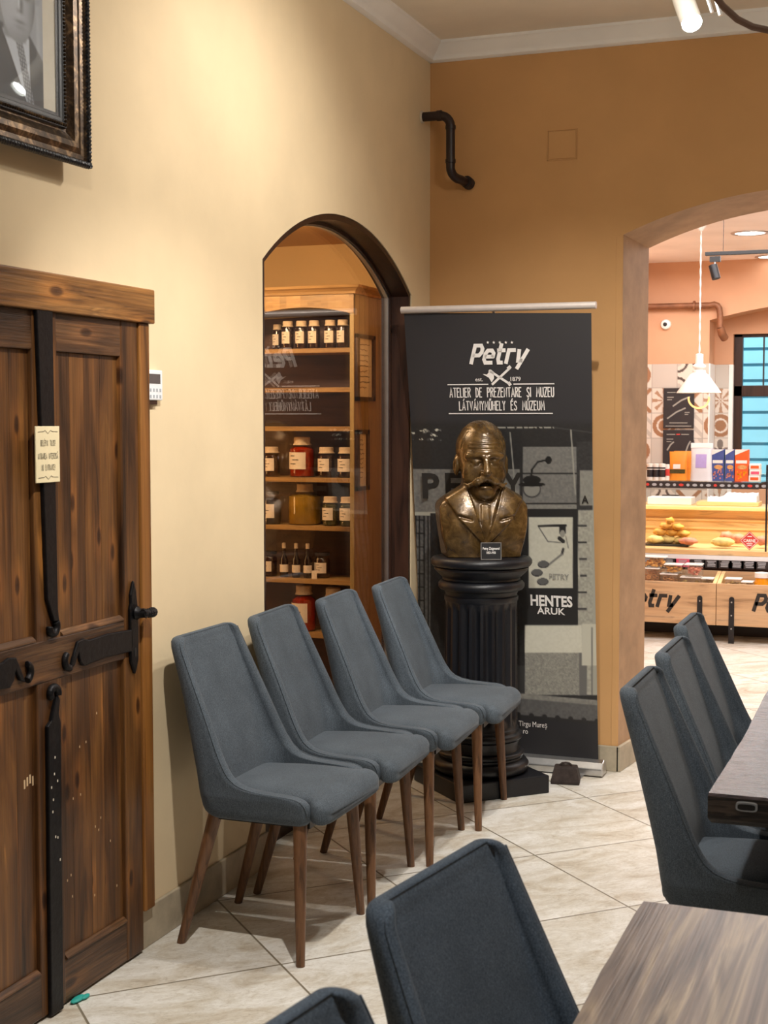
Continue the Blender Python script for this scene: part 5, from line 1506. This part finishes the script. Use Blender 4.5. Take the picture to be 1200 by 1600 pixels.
for k in range(26):
    x = -.1 + k * .047
    (mbr if k % 5 == 2 else mb).prism([(x + .012 * math.cos(a) * (1 if k % 2 else 1.5), zs_ - .027 + .010 * math.sin(a)) for a in np.linspace(0, 2 * PI, 8)[:-1]], YF2 + .0335, YF2 + .035, 'y')
mb.build('strip_motif', 'pale_grey', t, world=True); mbr.build('strip_motif', 'red_sign', t, world=True)
xg = X2(1197, YF2)
MB().box(xg - .004, xg + .004, YF2 + .02, YF2 + .40, zdk, zs_ + .12).build('glass_end', 'case_glass', t, world=True)
MB().box(xg - .006, xg + .006, YF2 + .015, YF2 + .025, zdk, zs_ + .12).build('glass_edge', 'steel_dark', t, world=True)
MB().box(CL, xg, YF2 + .02, YF2 + .024, zdk, zs_ - .05).build('front_glass', 'case_glass', t, world=True)
# price tickets along the deck
names = ['menu_black', 'menu_black', 'pink_label'] + ['menu_black'] * 8
tick = None
for k in range(9):
    x0 = X2((1035, 1055.5, 1080, 1101, 1122, 1140, 1160, 1180, 1000)[k], YF2 - .02)
    wid = .105 if k != 1 else .105
    tk = thing('price_ticket', ('pink price ticket' if k == 1 else 'black price ticket') + ', %s along the counter edge' % ('second from the passage jamb' if k == 1 else 'near the passage jamb' if k in (0, 8) else ''), 'ticket', (x0 + .05, YF2 - .015, .478), 0, 'price tickets along the counter edge')
    zt0 = .478
    MB().box(-.052, .050, -.001, .003, 0, .056).build('card', 'pink_label' if k == 1 else 'menu_black', tk)
    m_ = MB(); rr = random.Random(k)
    for j in range(4): m_.box(-.03 + rr.uniform(0, .01), .02 + rr.uniform(0, .015), -.0016, -.001, .010 + j * .011, .016 + j * .011)
    m_.build('writing', 'pale_grey', tk)
    tk['label'] = ['black price ticket left of the pink one on the counter edge', 'pink price ticket on the counter edge', 'first black price ticket right of the pink one on the counter edge', 'second black price ticket right of the pink one on the counter edge',
                   'third black price ticket right of the pink one on the counter edge', 'fourth black price ticket right of the pink one on the counter edge', 'fifth black price ticket right of the pink one on the counter edge', 'black price ticket at the right end of the counter edge', 'black price ticket hidden beside the passage jamb'][k]

# crates with the logo on their fronts
def crate(x0, x1, label, logo_x, legs, py0, py1):
    t_ = thing('wooden_crate', label, 'crate', ((x0 + x1) / 2, YF2 - .2, 0), 0, 'wooden crates along the counter front')
    yf = YF2 - .30
    zb, zt = Z2(976, yf), Z2(911, yf); zr = Z2(891, YF2 - .02)
    fr_ = MB().box(x0, x1, yf, yf + .02, zb, zt).build('front_panel', 'crate_wood', t_, bevel=.002, world=True)
    MB().box(x0, x1, YF2 - .03, YF2 - .012, zb, zr).build('rear_panel', 'crate_wood', t_, bevel=.002, world=True)
    MB().box(x0 + .001, x1 - .001, yf + .02, YF2 - .03, zb, zb + .02).build('bottom', 'crate_wood', t_, world=True)
    for x in (x0, x1 - .025):
        MB().prism([(yf + .02, zb), (YF2 - .03, zb), (YF2 - .03, zr), (yf + .02, zt)], x, x + .025, 'x').build('side_panel', 'pale_wood', t_, world=True)
    m_ = MB(); stroke_text(m_, 'Petry', .115, .025, lambda u, v: (u, yf - .001, (zb + zt) / 2 - .03 + v), x0=logo_x, width=.36, font=LOGO, cw=.8, gap=.26, shear=.30)
    m_.build('lettering', 'ink', t_, world=True)
    for x, z0 in legs:
        pl_ = [(x - .019, z0), (x + .019, z0), (x + .017, .30)] + [(x + .017 * math.cos(a), .30 + .017 * math.sin(a)) for a in np.linspace(.3, PI - .3, 5)] + [(x - .017, .30)]
        s_ = MB().prism(pl_, yf - .006, yf, 'y').build('metal_strap', 'steel_dark', t_, world=True)
        b_ = MB()
        for z in (.10, .19, .28): b_.tube([(x, yf - .0085, z), (x, yf - .006, z)], .005, 8)
        q = b_.build('bolt', 'silver', s_); q.location = -root_loc(s_)
    return t_
yfr = YF2 - .30
crate(-.18, X2(1121, yfr) - .002, 'wooden crate with black lettering beside the passage jamb', X2(975, yfr), [(X2(1095.5, yfr), 0.0), (-.1, 0)], 0, 0)
crate(X2(1121, yfr) + .002, 2.0, 'wooden crate with black lettering at the right edge of the photo', X2(1179, yfr), [(X2(1145.5, yfr), 0.0), (1.9, 0)], 0, 0)

# goods in the crates
yk = YF2 - .17
def zk(py): return Z2(py, yk)
zcb = Z2(976, yfr) + .0205
def pack(name, label, cat, px0, px1, py0, py1, kind, group, y=yk, dy=.10, zbase=None):
    x0, x1 = X2(px0, y), X2(px1, y); z0, z1 = Z2(py1, y), Z2(py0, y)
    if zbase is not None: z0 = zbase
    t_ = thing(name, label, cat, ((x0 + x1) / 2, y, z0), 0, group)
    MB().box(x0, x1, y - dy / 2, y + dy / 2, z0, z1).build('tub', 'clear_plastic', t_, bevel=.006, world=True)
    m_ = MB(); rr = random.Random(int(px0))
    n = max(6, int((x1 - x0) * (z1 - z0) * dy / 2.2e-5 / 2)); n = min(n * 2, 90)
    for _ in range(n):
        c = (rr.uniform(x0 + .014, x1 - .014), rr.uniform(y - dy / 2 + .014, y + dy / 2 - .014), rr.uniform(z0 + .010, z1 - .014))
        if kind == 'pretzel':
            m_.tube([(c[0] + .013 * math.cos(a), c[1], c[2] + .010 * math.sin(a)) for a in np.linspace(0, 2 * PI, 9)], .0035, 5)
        else: m_.sphere(c, (rr.uniform(.010, .017), .012, rr.uniform(.007, .011)), 7, 5)
    o_ = m_.build('contents', kind, t_, smooth=True, world=True)
    MB().box(x0 - .003, x1 + .003, y - dy / 2 - .003, y + dy / 2 + .003, z1, z1 + .008).build('lid', 'tray_white', t_, bevel=.002, world=True)
    return t_
g = 'clear tubs of snacks in the crates'
# a hidden row underneath lifts the visible tubs: each stack stands on the crate bottom
zst = zcb + .16
pack('snack_tub', 'lower clear tub of pretzels beside the passage jamb', 'tub', 1005, 1033, 891, 912, 'pretzel', g, zbase=zcb)
zt1 = Z2(891, yk) + .0085
pack('snack_tub', 'upper clear tub of snacks stacked beside the passage jamb', 'tub', 1005, 1042, 873, 888, 'pastry', g, zbase=zt1)
pack('snack_tub', 'clear tub of brown snacks second from the passage jamb', 'tub', 1034.5, 1061, 899, 912, 'pretzel', g, zbase=zcb)
pack('snack_tub', 'clear tub of golden snacks stacked second from the passage jamb', 'tub', 1041, 1068, 884, 897, 'pastry', g, y=yk + .0, zbase=Z2(899, yk) + .0085)
pack('snack_tub', 'low clear tub of cream biscuits in the left crate', 'tub', 1066, 1097, 903, 912, 'pastry_pale', g, zbase=zcb)
pack('snack_tub', 'tall clear tub of pink meringues in the left crate', 'tub', 1073, 1099, 883, 901, 'ham', g, zbase=Z2(903, yk) + .0085)
pack('snack_tub', 'small clear tub at the right end of the left crate', 'tub', 1099, 1117, 904, 913, 'pastry_pale', g, zbase=zcb)
pack('snack_tub', 'clear tub of pale biscuits in the right crate', 'tub', 1136, 1160, 903, 914, 'pastry_pale', g, zbase=zcb)
pack('snack_tub', 'clear tub of pale biscuits left of the honey jar', 'tub', 1161.5, 1179, 907, 916, 'pastry_pale', g, zbase=zcb)
hx = X2(1192, yk)
t = thing('honey_jar', 'amber honey jar with a white lid in the right crate', 'jar', (hx, yk, zcb))
zh1 = Z2(893, yk) - zcb
MB().lathe([(.04, 0), (.050, .006), (.050, zh1 * .8), (.040, zh1 * .9), (.040, zh1 * .92)], n=18).build('body', 'honey', t, smooth=True)
MB().lathe([(.047, zh1 * .92), (.047, zh1 * 1.02), (.001, zh1 * 1.04)], n=18).build('lid', 'tray_white', t, smooth=True)

# pastries and meats on the deck
def loaf(m_, c, r, a, rr):
    q0 = len(m_.v); m_.sphere((0, 0, 0), r, 12, 8)
    ca, sa = math.cos(a), math.sin(a)
    m_.xf(lambda q: (c[0] + ca * q[0] - sa * q[1], c[1] + sa * q[0] + ca * q[1], c[2] + q[2] + .004 * math.sin(q[0] * 160)), q0)
rr = random.Random(11); yp_ = YF2 + .30
def bake(name, lab, cat, px, py, rx, rz_, mat, group, y=yp_, ang=0.2, zz=None):
    x, z = X2(px, y), Z2(py, y)
    m_ = MB(); loaf(m_, (0, 0, 0), (rx, .05, rz_), ang, rr)
    o_ = m_.build(name, mat, smooth=True); o_.location = (x, y, max(z, zdk + rz_ + .005) if zz is None else zz); tag(o_, lab, cat, group); return o_
t = thing('serving_tray', 'dark serving tray under the pastry heap in the display counter', 'tray', (X2(1040, yp_), yp_, zdk))
MB().box(X2(1008, yp_), X2(1080, yp_), yp_ - .11, yp_ + .11, zdk + .0005, zdk + .012).build('tray', 'steel_dark', t, bevel=.004, world=True)
g = 'pastries heaped in the display counter'
H = [('leftmost low yellow pastry of the heap', 1024, .612, .060, .030, 'pastry_pale', -.05), ('middle low yellow pastry of the heap', 1043, .612, .065, .028, 'pastry_pale', 0), ('right low pale pastry of the heap', 1066, .612, .06, .026, 'pastry_pale', 0),
     ('left golden pastry in the second layer of the heap', 1032, .668, .052, .026, 'pastry', 0), ('middle golden pastry in the second layer of the heap', 1050, .665, .052, .026, 'pastry', .01), ('right golden pastry in the second layer of the heap', 1068, .662, .05, .024, 'pastry', 0),
     ('left brown pastry near the top of the heap', 1041, .716, .045, .024, 'pastry', 0), ('right brown pastry near the top of the heap', 1059, .712, .045, .022, 'pastry', 0), ('brown pastry on the very top of the heap', 1047, .757, .030, .022, 'pastry', 0)]
for lab, px, z, rx, rz_, mat, dy in H:
    bake('pastry', lab, 'pastry', px, 0, rx * 1.06, rz_ * 1.04, mat, g, yp_ + dy, rr.uniform(-.4, .4), z + rz_ + .0)
g = 'meats and rolls in the display counter'
bake('bread_roll', 'pink and yellow roll right of the pastry heap', 'bread', 1076, 846, .07, .026, 'ham', g, YF2 + .16)
bake('bread_roll', 'long pale roll left of the red diamond sign', 'bread', 1130, 846, .085, .032, 'pastry_pale', g, YF2 + .2)
bake('ham', 'round orange ham behind the long pale roll', 'ham', 1136, 836, .05, .038, 'ham', g, YF2 + .34, zz=.672)
bake('ham', 'pink ham left of the red diamond sign', 'ham', 1154, 838, .055, .036, 'ham', g, YF2 + .34, zz=.660)
bake('ham', 'reddish ham right of the red diamond sign', 'ham', 1191, 840, .045, .035, 'ham', g, YF2 + .28, zz=.655)
t = thing('diamond_sign', 'red diamond shaped sign on the front of the display counter glass', 'sign', (X2(1172, YF2 + .015), YF2 + .015, Z2(843, YF2)))
MB().prism([(0, .066), (.068, 0), (0, -.066), (-.068, 0)], -.002, 0, 'y').build('plate', 'red_sign', t)
m_ = MB(); font_text(m_, 'CARNE', .022, lambda u, v: (u, -.003, -.010 + v), width=.082, cx=0, bold=.03)
for k, w_ in ((.026, .03), (-.024, .04), (-.036, .03)): m_.box(-w_ / 2, w_ / 2, -.003, -.0022, k, k + .006)
for a, b_ in (((0, .058), (.060, 0)), ((.060, 0), (0, -.058)), ((0, -.058), (-.060, 0)), ((-.060, 0), (0, .058))): ribbon(m_, [a, b_], .003, lambda u, v: (u, -.003, v))
m_.build('lettering', 'white_print', t)

# things on the worktop
yw_ = YF2 + .75; zw = .8725
def slab(name, lab, cat, px0, px1, h, mat, y=yw_, dy=.2, z=zw, group=None, bev=.004):
    o_ = MB().box(X2(px0, y), X2(px1, y), y - dy / 2, y + dy / 2, z, z + h).build(name, mat, bevel=bev); return tag(o_, lab, cat, group)
slab('storage_box', 'long white box lying on the worktop beside the passage jamb', 'box', 1015, 1083, .055, 'tray_white')
slab('cutting_board', 'pale cutting board on the worktop under the folded cloth', 'board', 1092, 1188, .03, 'pale_wood', dy=.25)
m_ = MB(); L = []
for i_ in range(9):
    L.append([(X2(1108 + i_ * 9.5, yw_), yw_ - .1 + j * .02, zw + .0305 + (0 if j in (0, 10) else .022 + .014 * math.sin(i_ * 1.7 + j) + (.03 if i_ > 2 else 0))) for j in range(11)])
tag(m_.loops(L, True, True, True).build('folded_cloth', 'white_bag', smooth=True), 'crumpled bluish white cloth on the cutting board', 'cloth')
slab('gift_box', 'small pink box on the window sill behind the cloth', 'box', 1146, 1160, .07, 'pink_label', y=YN + .05, dy=.08, z=wz0 + .0605 if False else .945)
m_ = MB().box(X2(1038, yw_ + .2), X2(1064, yw_ + .2), yw_ + .12, yw_ + .2, zw, zw + .012).box(X2(1036, yw_ + .2), X2(1062, yw_ + .2), yw_ + .13, yw_ + .19, zw + .012, zw + .06)
tag(m_.build('paper_stack', 'steel_dark', bevel=.003), 'dark flat stack on the worktop behind the white box', 'stack')

# goods on the glass shelf
ys = YF2 + .20; zsh = zs_ + .0005
def boxed(name, lab, px0, px1, py_top, mat, group, dy=.07, y=ys):
    x0, x1 = X2(px0, y), X2(px1, y); h = Z2(py_top, y) - zsh
    t_ = thing(name, lab, 'box', ((x0 + x1) / 2, y, zsh), 0, group); w = x1 - x0
    MB().box(-w / 2, w / 2, -dy / 2, dy / 2, 0, h).build('carton', mat, t_, bevel=.002)
    MB().prism([(-w / 2, h), (w / 2, h), (-w / 2, h * .82)], -dy / 2 - .001, -dy / 2, 'y').build('corner_flash', 'tray_white', t_)
    MB().box(-w * .42, w * .4, -dy / 2 - .0012, -dy / 2, h * .56, h * .66).build('label', 'tray_white', t_)
    MB().prism([(w * .05 + w * .36 * math.cos(a), h * .44 + h * .07 * math.sin(a)) for a in np.linspace(0, 2 * PI, 15)[:-1]], -dy / 2 - .0014, -dy / 2, 'y').build('window', 'pretzel', t_)
    m2_ = MB(); r2 = random.Random(int(px0))
    for _ in range(16):
        x, z = r2.uniform(-w * .38, w * .34), r2.uniform(h * .05, h * .34); m2_.box(x, x + .008, -dy / 2 - .0012, -dy / 2, z, z + .010)
    m2_.build('printed_nuts', 'ham' if mat == 'blue_box' else 'honey', t_)
    return t_
g = 'snack cartons on the glass shelf'
boxed('snack_carton', 'left blue carton on the glass shelf, beside the white bag', 1112, 1131, 702, 'blue_box', g)
boxed('snack_carton', 'right blue carton on the glass shelf, beside the orange one', 1133, 1147, 702, 'blue_box', g)
boxed('snack_carton', 'orange carton on the glass shelf right of the blue ones', 1148, 1169, 702, 'orange_box', g)
def pouch(name, lab, px0, px1, py_top, mat, parts, group=None, y=ys, dy=.07):
    x0, x1 = X2(px0, y), X2(px1, y); h = Z2(py_top, y) - zsh; w = x1 - x0
    t_ = thing(name, lab, 'bag', ((x0 + x1) / 2, y, zsh), 0, group); L_ = []
    for k in range(9):
        f = k / 8; d_ = dy / 2 * (1 - f ** 2.2) + .002; ww = w / 2 * (1 - .06 * math.sin(PI * f))
        L_.append([(ww * math.copysign(abs(math.cos(a)) ** .5, math.cos(a)), d_ * math.copysign(abs(math.sin(a)) ** .8, math.sin(a)), h * f) for a in np.linspace(0, 2 * PI, 25)[:-1]])
    MB().loops(L_).build('pouch', mat, t_, smooth=True)
    for nm, m_, a0, a1, b0, b1 in parts:
        lv = [b0 + (b1 - b0) * i_ / 6 for i_ in range(7)]
        v_ = [(w * q, -(dy / 2 * (1 - f ** 2.2) + .0045), h * f) for f in lv for q in (a0, a1)]
        MB().add(v_, [(2 * i_, 2 * i_ + 1, 2 * i_ + 3, 2 * i_ + 2) for i_ in range(6)]).build(nm, m_, t_)
    return t_
pouch('snack_pouch', 'front orange pouch with a green band on the glass shelf', 1045, 1073, 706, 'orange_bag', [('label', 'tray_white', -.25, .15, .40, .56), ('band', 'preserve_olive', -.42, .42, .24, .38)], 'orange pouches on the glass shelf')
pouch('snack_pouch', 'rear orange pouch peeking out left of the white bag', 1052, 1080, 705, 'orange_bag', [], 'orange pouches on the glass shelf', ys + .085)
pouch('flour_bag', 'tall white bag with a lilac label on the glass shelf', 1078, 1113, 692, 'white_bag', [('label', 'lilac_label', -.24, .24, .34, .70), ('fold', 'tray_white', -.48, .48, .87, .99)], None, ys - .02, .09)
g = 'small black and white canisters on the glass shelf'
for k, px in enumerate((1015, 1024.5, 1034)):
    x = X2(px, ys - .06)
    t = thing('spice_canister', 'small black and white canister on the glass shelf, %s' % ('nearest the passage jamb', 'middle of three', 'nearest the orange pouches')[k], 'canister', (x, ys - .06, zsh), 0, g)
    MB().lathe([(.021, 0), (.022, .004), (.022, .095), (.020, .10)], n=16).build('body', 'tray_white', t, smooth=True)
    MB().lathe([(.0225, .10), (.0225, .116), (.001, .118)], n=16).build('lid', 'white_enamel', t, smooth=True)
    MB().lathe([(.0224, .022), (.0224, .074)], n=16, cap0=False, cap1=False).build('label', 'menu_black', t, smooth=True)
    MB().lathe([(.0225, .080), (.0225, .092)], n=16, cap0=False, cap1=False).build('band', 'menu_black', t, smooth=True)
t = thing('spice_canister', 'red and white canister on the glass shelf against the orange pouch', 'canister', (X2(1041.5, ys - .05), ys - .045, zsh), 0, g)
MB().lathe([(.016, 0), (.017, .004), (.017, .095), (.015, .112)], n=16).build('body', 'tray_white', t, smooth=True)
MB().lathe([(.0174, .03), (.0174, .08)], n=16, cap0=False, cap1=False).build('label', 'red_sign', t, smooth=True)
g = 'red and white packs stacked on the glass shelf'
for k, (a, b_) in enumerate(((1170, 1187), (1171, 1188), (1170.5, 1187.5))):
    x0, x1 = X2(a, ys), X2(b_, ys)
    t = thing('snack_pack', '%s flat red and white pack of the stack on the glass shelf' % ('lowest', 'middle', 'topmost')[k], 'pack', ((x0 + x1) / 2, ys, zsh + k * .0405), 0, g)
    w = (x1 - x0) / 2
    MB().box(-w, w, -.05, .05, 0, .04).build('carton', 'tray_white', t, bevel=.004)
    MB().box(-w * .7, w * .8, -.0512, -.05, .008, .028).build('label', 'orange_box' if k != 1 else 'pink_label', t)

# patterned wall tiles
TS = .205
def tile_col(x, z):
    i_ = np.floor(x / TS).astype(int); j_ = np.floor(z / TS).astype(int)
    a = (x / TS - i_) * 2 - 1; b_ = (z / TS - j_) * 2 - 1
    h = np.sin(i_ * 127.1 + j_ * 311.7) * 43758.5453; h = h - np.floor(h); k = np.mod(i_ * 3 + j_ * 5 + np.floor(h * 2).astype(int), 7)
    r = np.hypot(a, b_); th = np.arctan2(b_, a)
    W_ = np.array([216, 206, 194]) / 255; Bn = np.array([158, 116, 86]) / 255; Dk = np.array([84, 74, 70]) / 255; Gy = np.array([188, 180, 170]) / 255
    out = np.empty(x.shape + (3,)); out[:] = W_
    def setm(m, c): out[m] = c
    setm((k == 0) & (np.abs(r - .75) < .16), Bn); setm((k == 0) & (r < .45), Bn)
    setm((k == 1) & (r < .85 * np.abs(np.cos(2 * th)) + .05), Dk * .7 + W_ * .3); setm((k == 1) & (r < .22), Dk)
    setm((k == 2) & (np.abs(np.abs(a) - np.abs(b_)) < .22) & (r > .2), Bn); setm((k == 2) & (np.abs(a) + np.abs(b_) < .3), Dk)
    setm((k == 3), Gy + .03)
    setm((k == 4) & (np.abs(np.mod(a + b_ + .3, 1.0) - .5) < .2), Gy)
    ps = (r < .95) & (np.cos(8 * th) > .25); setm((k == 5) & ps, Bn * .8 + W_ * .2)
    setm((k == 6) & (np.abs(np.hypot(np.abs(a) - 1, np.abs(b_) - 1) - .75) < .10), Dk); setm((k == 6) & (np.hypot(np.abs(a) - 1, np.abs(b_) - 1) < .35), Gy)
    g_ = (np.abs(a) > .965) | (np.abs(b_) > .965); setm(g_, Gy * .9)
    return s2l(out)
ztt = Z2(568, YW)
def tiles(name, x0, x1, z0, z1, y):
    o_ = paint_grid(name, int((x1 - x0) / .0062) + 2, int((z1 - z0) / .0062) + 2, lambda u, v: np.stack([x0 + (x1 - x0) * u, np.full_like(u, y), z1 - (z1 - z0) * v], -1),
               lambda u, v: tile_col(x0 + (x1 - x0) * u + .03, z1 - (z1 - z0) * v + .08), 'tile_paint')
    o_['kind'] = 'structure'; return o_
tiles('wall_tiles', -.195, NX0, .80, ztt, YW - .004)
tiles('wall_tiles', NX0 + .012, WX0, .80, ztt, YN - .004)
struct(MB().box(NX0 - .001, NX0 + .010, YW - .006, YN, .80, ztt).box(WX0 - .03, WX0 + .004, YN - .012, YN + .05, .85, ztt).build('trim_4', 'tray_white', bevel=.002))

# menu boards
for k, (y0, y1, lab) in enumerate(((606, 669, 'upper black menu board on the patterned shop tiles'), (672, 735, 'lower black menu board on the patterned shop tiles'))):
    x0, x1 = X2(1034.5, YW - .02), X2(1082, YW - .02); z1, z0 = Z2(y0, YW - .02), Z2(y1, YW - .02)
    t = thing('menu_board', lab, 'menu board', ((x0 + x1) / 2, YW - .005, z0), 0, 'black menu boards on the shop wall')
    MB().box(x0, x1, YW - .022, YW - .005, z0, z1).build('board', 'menu_black', t, bevel=.002, world=True)
    m_ = MB(); yy = YW - .0225; w = x1 - x0; h = z1 - z0
    for fx_, fz, ww in ((.12, .88, .28), (.6, .88, .25), (.12, .76, .22), (.12, .70, .16), (.70, .38, .16), (.70, .33, .12), (.2, .12, .6), (.08, .04, .84)):
        m_.box(x0 + w * fx_, x0 + w * (fx_ + ww), yy - .0008, yy, z0 + h * fz, z0 + h * (fz + .022))
    for a, b_ in (((.32, .55), (.86, .78)), ((.14, .24), (.72, .50))) if k == 0 else (((.15, .5), (.35, .7)), ((.75, .45), (.9, .72))):
        ribbon(m_, [(x0 + w * a[0], z0 + h * a[1]), (x0 + w * (a[0] + b_[0]) / 2, z0 + h * ((a[1] + b_[1]) / 2 + .03)), (x0 + w * b_[0], z0 + h * b_[1])], .012, lambda u, v: (u, yy - .001, v))
    m_.build('chalk_marks', 'grey_print', t, world=True)
    MB().box(x0 + w * .44, x0 + w * .56, yy - .0008, yy, z0 + h * .88, z0 + h * .905).build('red_mark', 'red_sign', t, world=True)

# security camera, copper pipe
c_ = at(1040, 507, 'y', YW - .02)
t = thing('security_camera', 'round white dome camera on the peach shop wall', 'camera', (c_[0], YW, c_[2]))
m_ = MB().lathe([(.042, 0), (.043, .012), (.036, .028), (.018, .036)], n=20); m_.xf(lambda q: (q[0], -q[2], q[1])); m_.build('dome', 'white_enamel', t, smooth=True)
m_ = MB().lathe([(.017, .0355), (.014, .041), (.001, .043)], n=16); m_.xf(lambda q: (q[0] - .002, -q[2], q[1])); m_.build('lens', 'black_plastic', t, smooth=True)
yq = YW - .05
pts = [at(980, 480, 'y', yq), at(1110, 477, 'y', yq)] 
e1 = at(1119, 476, 'y', yq); e2 = at(1124.5, 483, 'y', yq); e3 = at(1125.5, 512, 'y', yq); e4 = at(1126, 522, 'y', yq)
pts += [at(1116, 475.5, 'y', yq), at(1121, 477.5, 'y', yq), at(1124, 482, 'y', yq), at(1125, 490, 'y', yq), e3]
t = thing('copper_pipe', 'brown copper pipe with an elbow on the peach shop wall', 'pipe', tuple(at(1085, 478, 'y', yq)))
MB().tube(pts, .024, 12).build('pipe', 'copper_pipe', t, smooth=True, world=True)
MB().tube([e3, (e4[0] + .01, e4[1] + .01, e4[2]), (e4[0] + .025, YW, e4[2] - .03)], [.031, .033, .033], 12).build('outlet', 'copper_pipe', t, smooth=True, world=True)
a = at(1085, 478, 'y', yq); MB().tube([a - np.array([.008, 0, 0]), a + np.array([.008, 0, 0])], .04, 12).build('clamp', 'copper_pipe', t, smooth=True, world=True)

# pendant lamp
YP = 9.3
b0 = at(1092, 614, 'y', YP); tp = at(1099, 378, 'y', YP)
px_ = b0[0]
s_ = YP / F * 1.06
t = thing('pendant_lamp', 'white enamel cone pendant lamp hanging over the counter', 'lamp', (px_, YP, b0[2]))
rr_ = 32 * s_
MB().lathe([(rr_, 0), (rr_ * .99, .004), (rr_ * .42, rr_ * .82), (rr_ * .30, rr_ * .90), (rr_ * .30, rr_ * 1.02), (rr_ * .14, rr_ * 1.06)], n=32, cap0=False).build('shade', 'white_enamel', t, smooth=True)
MB().lathe([(rr_ * .14, rr_ * 1.04), (rr_ * .30, rr_ * 1.16), (rr_ * .30, rr_ * 1.22), (rr_ * .18, rr_ * 1.32), (rr_ * .18, rr_ * 1.75), (rr_ * .05, rr_ * 1.78)], n=20).build('fitting', 'white_enamel', t, smooth=True)
m_ = MB(); ph = rr_ * 1.75; top = 2.765 - b0[2]; L_ = []
for k in range(90):
    z = ph + (top - ph) * k / 89; w_ = .0045
    L_.append([(w_ * (1 + .35 * math.cos(2 * (2 * PI * j / 8) - z * 90)) * math.cos(2 * PI * j / 8), w_ * (1 + .35 * math.cos(2 * (2 * PI * j / 8) - z * 90)) * math.sin(2 * PI * j / 8), z) for j in range(8)])
m_.loops(L_).build('twisted_cord', 'white_enamel', t, smooth=True)
MB().lathe([(.012, top - .055), (.03, top - .03), (.036, top - .001)], n=20).build('ceiling_rose', 'white_enamel', t, smooth=True)
MB().tube([(.065 * math.cos(a), 0, -.035 + .062 * math.sin(a)) for a in np.linspace(PI * .95, PI * 2.05, 15)], .006, 8).build('filament_ring', 'pendant_glow', t, smooth=True)
MB().lathe([(.018, .0), (.02, .05), (.012, .07)], n=12).build('socket', 'brass', t, smooth=True)

# shop ceiling track, spot and recessed lights
YT2 = 9.0
a = at(1102, 397, 'y', YT2); b_ = at(1200, 390, 'y', YT2)
t = thing('ceiling_track', 'black lighting track hung under the shop ceiling', 'track', (a[0] + .4, YT2, a[2]))
MB().box(a[0], a[0] + 1.6, YT2 - .015, YT2 + .015, a[2] - .011, a[2] + .011).build('rail', 'black_plastic', t, bevel=.002, world=True)
wx = at(1130, 397, 'y', YT2)[0]
MB().tube([(wx, YT2, a[2]), (wx, YT2, 2.77)], .0018, 6).build('wire', 'steel_dark', t, world=True)
MB().tube([(wx + .9, YT2, a[2]), (wx + .9, YT2, 2.77)], .0018, 6).build('wire', 'steel_dark', t, world=True)
sx = at(1117, 400, 'y', YT2)[0]
t = thing('track_spotlight', 'black cylinder spotlight hanging from the shop ceiling track', 'spotlight', (sx, YT2, a[2] - .02))
MB().box(-.03, .035, -.014, .014, -.03, .003).build('adapter', 'black_plastic', t)
MB().tube([(0, 0, -.03), (0, 0, -.055)], .006, 8).build('stem', 'silver', t)
MB().tube([(-.012, 0, -.05), (.012, -.01, -.135)], .027, 16).build('cylinder', 'steel_dark', t, smooth=True)
for k, (px, py, lab) in enumerate(((1172, 364, 'nearer recessed round light in the shop ceiling'), (1196, 401, 'farther recessed round light in the shop ceiling'))):
    c_ = at(px + 10 * k, py + 0, 'z', 2.768)
    t = thing('ceiling_light', lab, 'light', (c_[0], c_[1], 2.768), 0, 'recessed lights in the shop ceiling')
    MB().lathe([(.10, .0), (.105, -.006), (.125, -.006), (.13, 0)], n=28, cap0=False, cap1=False).build('ring', 'silver', t, smooth=True)
    MB().lathe([(.001, -.002), (.1, -.002)], n=28, cap0=False, cap1=False).build('diffuser', 'panel_glow', t)
